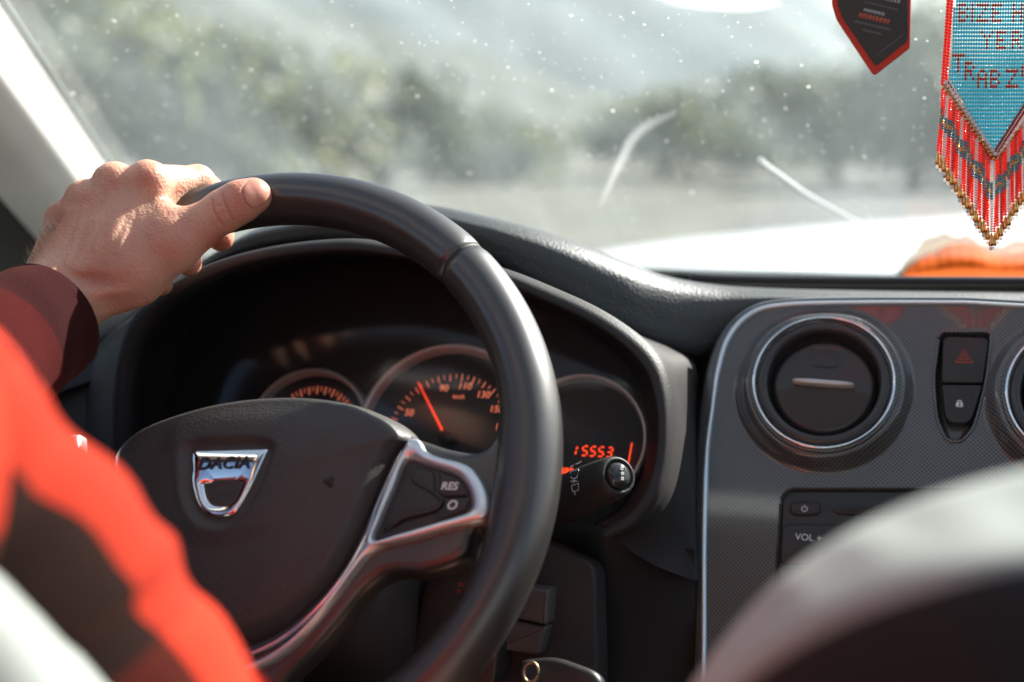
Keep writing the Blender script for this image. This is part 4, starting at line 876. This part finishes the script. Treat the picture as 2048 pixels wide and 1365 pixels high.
for i in sel: person.data.vertices[i].co += Vector(FW*.0007*math.exp(-(d[i]/3.0)**2))
# thumb nail laid on the thumb surface
def onhand(px, py):
    d = P(px, py, 1)-CAM; s_ = .80
    for _ in range(60):
        e = handsd((CAM+d*s_)[None])[0]; s_ += e*.8
        if abs(e) < 1e-5: break
    return CAM+d*s_
no = rnd([(486, 375), (500, 361), (517, 357), (532, 366), (541, 383), (539, 397), (527, 408), (508, 418), (496, 410), (488, 396)], .45, 44)
nc = np.array([512, 388]); rows = []
for k_, t_ in enumerate([1, .97, .9, .75, .5, .25, .02]):
    rows.append(np.array([onhand(*(nc+(q_-nc)*t_))-FW*(-.0003 if k_ == 0 else .0001+.00045*(1-t_**4)) for q_ in no]))
m_nail = mat('finger nail', (.60, .28, .20), .3, spec=.6); m_nail.node_tree.nodes['Principled BSDF'].inputs['Subsurface Weight'].default_value = .4; m_nail.node_tree.nodes['Principled BSDF'].inputs['Subsurface Scale'].default_value = .004
obj('thumb_nail', np.concatenate(rows), gridf(len(rows), 44, False, True), m_nail, person)
M = MB()
for i in range(110):                                  # fine hairs along the wrist's outer edge
    px, py = (lambda t_: (112-66*t_+random.uniform(-3, 14), 420+105*t_))(random.random()); o_ = onhand(px+9, py+5) if True else None
    g = np.array([(-RX*random.uniform(.3, 1)+UP*random.uniform(.1, 1.0))]).ravel(); L_ = random.uniform(.003, .008)
    M.add(*tube([o_, o_+g*L_*.5, o_+g*L_*.8+UP*L_*.35], [.00010, .00008, .00004], 4, False))
tag(M.build('arm_hair', mat('hair', (.30, .20, .12), .45), person), kind='stuff')
# plaid flannel
def plaid(name, red, dark, pale, su, sv_):
    M = mat(name, red, .95, spec=.08); t = M.node_tree; N = t.nodes.new; L = t.links.new; b = t.nodes['Principled BSDF']
    b.inputs['Sheen Weight'].default_value = .12; b.inputs['Sheen Roughness'].default_value = .5; b.inputs['Sheen Tint'].default_value = (1, .35, .25, 1)
    uvn = N('ShaderNodeUVMap'); uvn.uv_map = 'uv'; sp = N('ShaderNodeSeparateXYZ'); L(uvn.outputs[0], sp.inputs[0])
    def bandn(o, sc, off, w):
        a = N('ShaderNodeMath'); a.operation = 'MULTIPLY_ADD'; a.inputs[1].default_value = sc; a.inputs[2].default_value = off; L(o, a.inputs[0])
        f_ = N('ShaderNodeMath'); f_.operation = 'FRACT'; L(a.outputs[0], f_.inputs[0]); c = N('ShaderNodeMath'); c.operation = 'LESS_THAN'; c.inputs[1].default_value = w; L(f_.outputs[0], c.inputs[0]); return c.outputs[0]
    d1 = bandn(sp.outputs[0], *su); d2 = bandn(sp.outputs[1], *sv_)
    ad = N('ShaderNodeMath'); ad.operation = 'ADD'; L(d1, ad.inputs[0]); L(d2, ad.inputs[1]); a2 = N('ShaderNodeMath'); a2.operation = 'ADD'; L(ad.outputs[0], a2.inputs[0]); L(d1, a2.inputs[1]); ad = a2; hf = N('ShaderNodeMath'); hf.operation = 'MULTIPLY'; hf.inputs[1].default_value = .3; L(ad.outputs[0], hf.inputs[0])
    r = N('ShaderNodeValToRGB'); r.color_ramp.interpolation = 'CONSTANT'; e = r.color_ramp.elements; e[0].color = (*red, 1); e[1].position = .25; e[1].color = (*[(a*.7+b_*.3) for a, b_ in zip(red, dark)], 1); e2 = e.new(.55); e2.color = (*[(a*.10+b_*.90) for a, b_ in zip(red, dark)], 1); e3 = e.new(.85); e3.color = (*dark, 1)
    L(hf.outputs[0], r.inputs[0])
    wv = N('ShaderNodeTexWave'); wv.inputs['Scale'].default_value = 260; wv.bands_direction = 'DIAGONAL'; wv.inputs['Distortion'].default_value = 1.5; L(t.nodes['Texture Coordinate'].outputs['Object'], wv.inputs[0])
    mx = N('ShaderNodeMix'); mx.data_type = 'RGBA'; mx.blend_type = 'MULTIPLY'; mx.inputs[0].default_value = .5; L(r.outputs[0], mx.inputs[6]); L(wv.outputs[0], mx.inputs[7])
    L(mx.outputs[2], b.inputs['Base Color']); bu = N('ShaderNodeBump'); bu.inputs['Strength'].default_value = .5; bu.inputs['Distance'].default_value = .0006; L(wv.outputs[0], bu.inputs['Height']); L(bu.outputs[0], b.inputs['Normal'])
    tl_ = N('ShaderNodeBsdfTranslucent'); L(mx.outputs[2], tl_.inputs[0]); ms = N('ShaderNodeMixShader'); ms.inputs[0].default_value = .25
    L(b.outputs[0], ms.inputs[1]); L(tl_.outputs[0], ms.inputs[2]); L(ms.outputs[0], t.nodes['Material Output'].inputs[0]); return M
m_plaid = plaid('plaid flannel', (.80, .06, .028), (.020, .012, .010), (.5, .5, .4), (1, .96, .30), (3.2, .656, .5))
def sleeve(name, path, rad, wob, mt, n=110, seg=72, cuff=True, ell=1.0, u0=0, vs=1):
    p = crv(path, n); t_ = np.gradient(p, axis=0); t_ /= np.linalg.norm(t_, axis=1)[:, None]
    a = np.cross(t_[0], [0, 0, 1.]); a /= np.linalg.norm(a); seg += 1; A_ = np.linspace(0, 2*pi, seg); rows = []; uv = []
    R = np.interp(np.linspace(0, 1, n), *rad); s_ = np.linspace(0, 1, n)
    for i in range(n):
        a = a-t_[i]*(a@t_[i]); a /= np.linalg.norm(a); b = np.cross(t_[i], a)
        w = 1+wob[0]*np.sin(s_[i]*wob[1]+1.6*np.sin(A_+.5))*(.6+.4*np.cos(A_-1)) + wob[0]*.5*np.sin(s_[i]*wob[1]*2.3+2*A_)
        rows.append(p[i]+(R[i]*w)[:, None]*(np.cos(A_)[:, None]*a*ell+np.sin(A_)[:, None]*b)); uv.append(np.stack([A_/(2*pi)+u0, np.full(seg, s_[i]*vs)], 1))
    if cuff:                                          # turn the hem inwards
        c = p[-1]
        for q_, o_ in ((.985, .0012), (.955, .0008), (.93, -.002), (.90, -.02)):
            rows.append(c+(rows[n-1]-c)*q_+t_[-1]*o_); uv.append(uv[n-1])
    return obj(name, np.concatenate(rows), gridf(len(rows), seg, False, False), mt, person, None, True, np.concatenate(uv))
m_cuffp = plaid('plaid flannel cuff', (.50, .025, .018), (.040, .009, .011), (.5, .5, .4), (1, .38, .78), (5, .25, .3))
sl_ = sleeve('left_sleeve', [SH_L, SH_L*.5+EL_L*.5+[-.02, 0, 0], EL_L, P(-250, 900, .70), P(-60, 745, .765), P(93, 641, .822)], ([0, .3, .52, .8, .93, 1], [.075, .066, .056, .047, .0385, .0355]), (.018, 60), m_cuffp, 160, 90, True, 1.0)
sleeve('right_sleeve', [SH_R, *[P(*e) for e in EDGE], EL_R+[.0, .03, -.08]], ([0, .12, .5, .9, 1], [.085, .062, .056, .050, .050]), (.05, 62), m_plaid, 200, 80, False, 1.0, 0, 1)
def shirtsd(X):
    D = smin(cone(X, (-.39, .02, .70), .155, (-.39, .0, 1.0), .170), cone(X, SH_L+[.05, 0, 0], .075, SH_R-[.05, 0, 0], .075), .08)
    return D+.004*np.sin(X[..., 0]*70+X[..., 2]*40)
SV, SF = nets(shirtsd, (-.75, -.26, .55), (-.02, .30, 1.30), .012)
obj('shirt', SV, SF, m_plaid, person, None, True, np.stack([SV[:, 0]*1.3, SV[:, 2]*1.1], 1))
# ------------------------------------------------------------------ front seats
def seatmat(name, c): return mat(name, c, .85, bump=('noise', 500, .4, .001), var=(12, .05))
m_seat = seatmat('pale grey seat fabric', (.33, .36, .33)); m_seatb = seatmat('black seat back', (.013, .014, .013))
ps = thing('passenger_seat', P(1900, 1500, .5), 'blurred front passenger seat shoulder, pale rim over a black back', 'seat')
e1 = [(1250, 1600, .62), (1345, 1420, .60), (1420, 1300, .58), (1500, 1200, .56), (1600, 1110, .54), (1720, 1035, .52), (1860, 975, .50), (2048, 925, .485), (2350, 890, .47), (2800, 900, .46)]
e2 = [(1300, 1640, .50), (1400, 1420, .48), (1500, 1300, .47), (1590, 1235, .46), (1690, 1185, .45), (1800, 1145, .44), (1930, 1110, .43), (2080, 1085, .425), (2350, 1060, .42), (2800, 1060, .42)]
e1, e2 = [[(a_, b_+18, c_*.80) for a_, b_, c_ in e_] for e_ in (e1, e2)]
E1, E2 = crv(PP(e1), 80), crv(PP(e2), 80)
mid_ = (E1+E2)/2+np.array([0, 0, .004])+(np.sin(np.arange(80)*.7)*.0004+np.sin(np.arange(80)*.23)*.0012)[:, None]*np.array([0, 0, 1]); dn_ = np.array([0, 0, -1.0]); front = E1+np.array([.0, .03, -.10])
v, f = surf([front, E1+np.array([0, .012, -.018]), E1, mid_, E2, E2+np.array([.0, -.004, -.010])], 80, 6); obj('shoulder_bolster', v, f, m_seat, ps)
B1 = E2+np.array([.002, -.006, -.006]); v, f = surf([E2+np.array([0, .01, -.004]), B1, B1+np.array([.02, -.015, -.05]), B1+np.array([.04, -.02, -.2]), B1+np.array([.05, -.02, -.5])], 80, 6); obj('seat_back', v, f, m_seatb, ps)
dsx = thing('driver_seat', P(0, 1400, .4), 'blurred pale edge of the driver seat in the bottom left corner', 'seat')
g1 = [(-500, 900, .36), (-300, 980, .36), (-120, 1080, .36), (-20, 1190, .36), (50, 1270, .36), (105, 1350, .36), (150, 1440, .36), (220, 1560, .36)]
G1 = crv(PP(g1), 60); v, f = surf([G1+np.array([-.0, .06, -.05]), G1+np.array([-.004, .02, -.012]), G1, G1+np.array([-.015, -.02, -.012]), G1+np.array([-.05, -.03, -.05]), G1+np.array([-.12, -.03, -.12]), G1+np.array([-.2, -.02, -.3])], 60, 6)
obj('side_bolster', v, f, m_seat, dsx)

# ------------------------------------------------------------------ hanging pennants
def beadmat(name, c, tr=.35):
    M = mat(name, c, .12, spec=.7, Coat_Weight=.5); t = M.node_tree; tl_ = t.nodes.new('ShaderNodeBsdfTranslucent'); tl_.inputs[0].default_value = (*[min(1, x*1.3) for x in c], 1)
    ms = t.nodes.new('ShaderNodeMixShader'); ms.inputs[0].default_value = tr; t.links.new(t.nodes['Principled BSDF'].outputs[0], ms.inputs[1]); t.links.new(tl_.outputs[0], ms.inputs[2]); t.links.new(ms.outputs[0], t.nodes['Material Output'].inputs[0]); return M
b_blue = beadmat('turquoise glass beads', (.05, .52, .62)); b_red = beadmat('dark red beads', (.36, .02, .02), .2); b_or = beadmat('coral red beads', (.85, .09, .05), .4)
b_grey = beadmat('grey blue beads', (.16, .30, .36), .3); b_gold = mat('gold beads', (.75, .42, .15), .18, 1); b_clear = beadmat('clear beads', (.95, .88, .82), .5)
PD = .865; hf_ = Fr(P(1985, 250, PD), (.05, -1, 0), (1, .05, 0)); KP = PD/FPX
pn = thing('beaded_pennant', P(1985, 0, PD), 'turquoise and red bead pennant with lettering and gold-tipped fringe', 'pennant')
def xy(px, py): return np.array(hf_.px(px, py))
def sphere(c, rx, rz, ry=None, seg=8, ring=5):
    ry = ry or rx; v = []; 
    for i in range(ring+1):
        th = pi*i/ring
        for j in range(seg): ph = 2*pi*j/seg; v.append(hf_.w(c[0]+rx*sin(th)*cos(ph), c[1]+rz*cos(th), (c[2] if len(c) > 2 else 0)+ry*sin(th)*sin(ph)))
    return np.array(v), gridf(ring+1, seg, False, True)
FONT = {'B': ['1110', '1001', '1110', '1001', '1110'], 'I': ['1', '1', '1', '1', '1'], 'Z': ['11111', '00010', '00100', '01000', '11111'], 'E': ['1111', '1000', '1110', '1000', '1111'], 'H': ['1001', '1001', '1111', '1001', '1001'],
 'R': ['1110', '1001', '1110', '1010', '1001'], 'Y': ['10001', '01010', '00100', '00100', '00100'], 'T': ['11111', '00100', '00100', '00100', '00100'], 'A': ['0110', '1001', '1111', '1001', '1001'], 'O': ['0110', '1001', '1001', '1001', '0110'], 'N': ['1001', '1101', '1011', '1001', '1001']}
BX, BY = 5.15, 7.75                                  # bead pitch in photo pixels
letters = {}
def put(ch, col, row):
    for r_, ln in enumerate(FONT[ch]):
        for c_, v_ in enumerate(ln):
            if v_ == '1': letters[(col+c_, row+r_)] = 1
X0, Y0 = 1905, -28
def cr_(px, py): return round((px-X0)/BX), round((py-Y0)/BY)
for ch, px, py in [('B', 1916, 9), ('I', 1941, 9), ('Z', 1953, 9), ('E', 1983, 9), ('H', 2024, 9), ('E', 2052, 9), ('Y', 1963, 63), ('E', 1993, 63), ('R', 2021, 63), ('T', 1907, 112), ('R', 1931, 128), ('A', 1955, 142), ('B', 1981, 142), ('Z', 2011, 142), ('O', 2042, 128)]: put(ch, *cr_(px, py))
blue, red = MB(), MB()
def half(y): return 92 if y < 160 else max(92*(1-(y-160)/146.), 0)
cxp = 1990
for r_ in range(-12, 46):
    y = Y0+r_*BY; lean = (160-y)*.045 if y < 160 else 0
    for c_ in range(-2, 40):
        x = X0+c_*BX
        lft = 1899+lean*.9 if y < 160 else 1899+(y-160)*.60
        rgt = 2080 if y < 160 else 2080-(y-160)*.63
        if x < lft or x > rgt or y > 308: continue
        M = red if letters.get((c_, r_)) else blue
        M.add(*sphere((*xy(x+lean*.6, y), .0006*math.sin(x*.05)), BX*.56*KP, BY*.50*KP, BX*.5*KP, 7, 4))
blue.build('bead_panel', b_blue, pn); red.build('bead_lettering', b_red, pn)
M = MB(); 
M_r = MB()
for i in range(46):                                  # corded border on both sides
    y = -120+i*6.4; 
    if y > 168: break
    for dx in (-3.4, 3.4):
        M.add(*sphere((*xy(1889+(160-y)*.07+dx, y+(2 if dx > 0 else 0)), 0), 4.3*KP, 3.6*KP, 4*KP, 8, 5)); M_r.add(*sphere((*xy(2086+dx, y), 0), 4.3*KP, 3.6*KP, 4*KP, 8, 5))
M.build('bead_border', b_or, pn); M_r.build('bead_border', b_or, pn)
M = MB(); G = MB()
for i in range(34):                                  # the V edge: a double row of beads, gold and clear
    t_ = i/33
    for sgn in (-1, 1):
        px = (1893+t_*92) if sgn < 0 else (2085-t_*96); py = 168+t_*150
        for k_ in range(2): M.add(*sphere((*xy(px-2+k_*5*(-sgn), py+2-k_*5), .0006), 3.5*KP, 3.4*KP, None, 7, 5))
M.build('edge_beads', b_red, pn)
E_ = MB(); tips = []
NS = 42
for i in range(NS):
    t_ = i/(NS-1)
    if t_ < .5: s_ = t_*2; px, py = 1885+s_*101, 172+s_*146
    else: s_ = (1-t_)*2; px, py = 2092-s_*102, 172+s_*146
    s_ = 1-abs(t_-.5)*2
    G.add(*sphere((*xy(px+3, py+3), .0018), 4.6*KP, 4.0*KP, None, 8, 6)); E_.add(*sphere((*xy(px+6, py-6), .0022), 4.6*KP, 4.2*KP, None, 8, 6))
    L_ = 128+18*s_; px2 = px-6*(1 if t_ < .5 else -.5)*(1-s_)-3
    n_ = int(L_/5.0); tri_ = MB(); gr, go, rd_, cl_ = MB(), MB(), MB(), MB(); band_ = [int(n_*.36), int(n_*.62)] 
    z_ = .0010+.0022*((i*7) % 3)/2
    for k_ in range(n_):
        u_ = k_/n_; x = px+(px2-px)*u_+1.2*math.sin(i*2.1+u_*4); y = py+8+k_*5.0; dev = (k_+i*0) % 1
        zone = abs(u_-(.42+.05*math.sin(i*1.1)))
        if zone < .035: T = go
        elif zone < .13: T = gr
        elif (i % 6 == 2): T = cl_
        else: T = rd_
        T.add(*sphere((*xy(x, y), z_), 3.9*KP, 2.7*KP, None, 6, 4))
    st_ = rd_.build('strand', b_or, pn) if rd_.k else None
    root_ = st_ or cl_.build('strand', b_clear, pn)
    if st_ and cl_.k: cl_.build('clear_beads', b_clear, st_)
    if gr.k: gr.build('grey_beads', b_grey, root_)
    if go.k: go.build('gold_beads', b_gold, root_)
    x, y = px2+1.2*math.sin(i*2.1+4), py+8+n_*5.0
    c = xy(x, y+10); dfr = Fr(hf_.w(c[0], c[1], z_), (0, .0, -1), (1, 0, 0))
    obj('metal_drop', *lathe(dfr, (0, 0), [(1.2*KP, -12*KP), (2.6*KP, -8*KP), (4.2*KP, 3*KP), (5.2*KP, 10*KP), (4.0*KP, 14*KP), (1e-5, 15*KP)], 10), b_gold, root_)
    q_, f_ = sphere((*xy(x, y+29), z_), 4.2*KP, 4.2*KP, None, 8, 6); obj('drop_bead', q_, f_, b_clear, root_)
G.build('gold_edge_beads', b_gold, pn); E_.build('clear_edge_beads', b_clear, pn)
obj('cord', *tube([hf_.w(*xy(1990, -160), 0), hf_.w(*xy(1990, -330), 0)], .0012, 8), mat('cord', (.5, .1, .08), .8), pn)
# flat black pennant with a red edge
D2 = .80; ff = Fr(P(1745, 80, D2), (.12, -1, 0), (1, .12, 0)); K2 = D2/FPX
fp = thing('felt_pennant', ff.w(0, .06), 'charcoal pointed pennant with red edging and small print', 'pennant')
oP = [(1661, -160), (1664, 10), (1673, 40), (1748, 153), (1820, 97), (1822, 0), (1826, -160)]
iP = [(1674, -148), (1675, 10), (1684, 36), (1751, 134), (1815, 82), (1815, 0), (1818, -148)]
po_, pi_ = rnd(ff.pl(oP), .06, 140), None
obj('red_edge', *slab(ff, po_, -.0012, .0012, .0008), mat('red felt edge', (.55, .045, .025), .8, bump=('noise', 900, .4, .0005)), fp, ff)
obj('dark_face', *slab(ff, rnd(ff.pl(iP), .05, 120), .0010, .0018, .0003), mat('charcoal print', (.045, .045, .042), .75, var=(60, .05)), fp, ff)
rt = -math.atan2(42, 150)*.9
m_pg = mat('faded grey print', (.36, .38, .37), .7); m_pd = mat('dim grey print', (.14, .15, .145), .7); m_po = mat('faded orange print', (.42, .10, .05), .7)
for s, px, py, sz, mt_, sxx in [('KARADENIZ', 1745, -12, 15, m_pg, 1.0), ('YOLLARINDA', 1752, 12, 8, m_pd, 1.5), ('HAYIRLI', 1748, 26, 9, m_pg, 1.05), ('YOLCULUK', 1746, 38, 11.5, m_po, 1.0), ('SAGLIKLI VE MUTLU', 1746, 56, 7.5, m_pd, .95), ('GUNLER', 1746, 68, 8, m_pd, 1.0)]:
    pass
def wordbar(px, py, w_, h_, mt_, name='print_line', nn=9):   # print too small to read: broken strokes
    M = MB(); c = np.array(ff.px(px, py)); e = np.array([cos(rt), sin(rt)]); u_ = np.array([-e[1], e[0]]); x = -w_/2
    while x < w_/2:
        l = random.uniform(.28, .5)*h_*1.4; a = c+e*x*K2; b = c+e*(x+l)*K2; hh = u_*h_/2*K2
        M.add(*slab(ff, np.array([a-hh, b-hh, b+hh, a+hh]), .0017, .0020, .00005, 1)); x += l+h_*.22
    M.build(name, mt_, fp, ff)
wordbar(1765, -5, 60, 10, m_pg); wordbar(1762, 13, 70, 3, m_pd); wordbar(1747, 25, 40, 6, m_pg); wordbar(1746, 37, 58, 9, m_po); wordbar(1744, 52, 70, 4, m_pd); wordbar(1744, 65, 38, 4, m_pd)
a, b = np.array(ff.px(1752, 113)), np.array(ff.px(1805, 71)); obj('corner_line', *slab(ff, np.array([a, b, b+(0, .0005), a+(0, .0005)]), .0017, .0019, .00005, 1), m_pd, fp, ff)
obj('cord', *tube([ff.w(*ff.px(1745, -150), 0), ff.w(*ff.px(1745, -330), 0)], .001, 8), m_black, fp)
# orange cloth with a pale lace edge lying on the dash by the glass
ct = thing('orange_cloth', P(1940, 555, 1.33), 'crumpled orange cloth with a ragged pale edge on the dash top', 'cloth')
top = [(1806, 545), (1822, 528), (1850, 512), (1885, 497), (1925, 487), (1960, 496), (2000, 512), (2048, 505), (2110, 495), (2200, 540)]
botm = [(1806, 556), (1822, 556), (1850, 556), (1885, 556), (1925, 556), (1960, 556), (2000, 556), (2048, 556), (2110, 556), (2200, 557)]
T_ = crv([(a, b, 1.36) for a, b in top], 90); Bm = crv([(a, b, 1.28) for a, b in botm], 90)
T_[:, 1] += 1.5*np.sin(np.arange(90)*.5)+1.*np.sin(np.arange(90)*1.3)
rows = [PP([(a, b+1, c+.05) for a, b, c in T_*1.0]), PP(T_), PP(T_*.6+Bm*.4+np.array([0, 0, -.012])), PP(T_*.25+Bm*.75+np.array([0, 0, .004])), PP(Bm)]
for i, r_ in enumerate(rows): r_ += (np.sin(np.arange(90)*.22+i*.5)*.0012)[:, None]*FW
v, f = surf(rows, 90, 6); obj('cloth_body', *thick(v, f, -.002), (lambda M: M)(beadmat('orange cloth', (.52, .085, .002), .12)), ct)
tw = [(1790, 545), (1815, 518), (1850, 478), (1880, 468), (1915, 470), (1950, 476), (1985, 492), (2048, 478), (2110, 470), (2210, 530)]
T2 = crv([(a, b, 1.365) for a, b in tw], 90); T2[:, 1] += 3*np.sin(np.arange(90)*.7)+2*np.sin(np.arange(90)*1.9); T3 = T_.copy(); T3[:, 2] += .008; T3[:, 1] += 8
v, f = surf([PP(T2), PP((T2+T3)/2+np.array([0, 0, -.004])), PP(T3)], 90, 5); obj('pale_edging', *thick(v, f, -.001), beadmat('pale lace', (.80, .76, .66), .4), ct)
for M_ in bpy.data.materials:
    if M_.name in ('orange cloth', 'pale lace'): M_.node_tree.nodes['Principled BSDF'].inputs['Roughness'].default_value = .9; M_.node_tree.nodes['Principled BSDF'].inputs['Coat Weight'].default_value = 0; M_.node_tree.nodes['Principled BSDF'].inputs['Specular IOR Level'].default_value = .05
#MARK
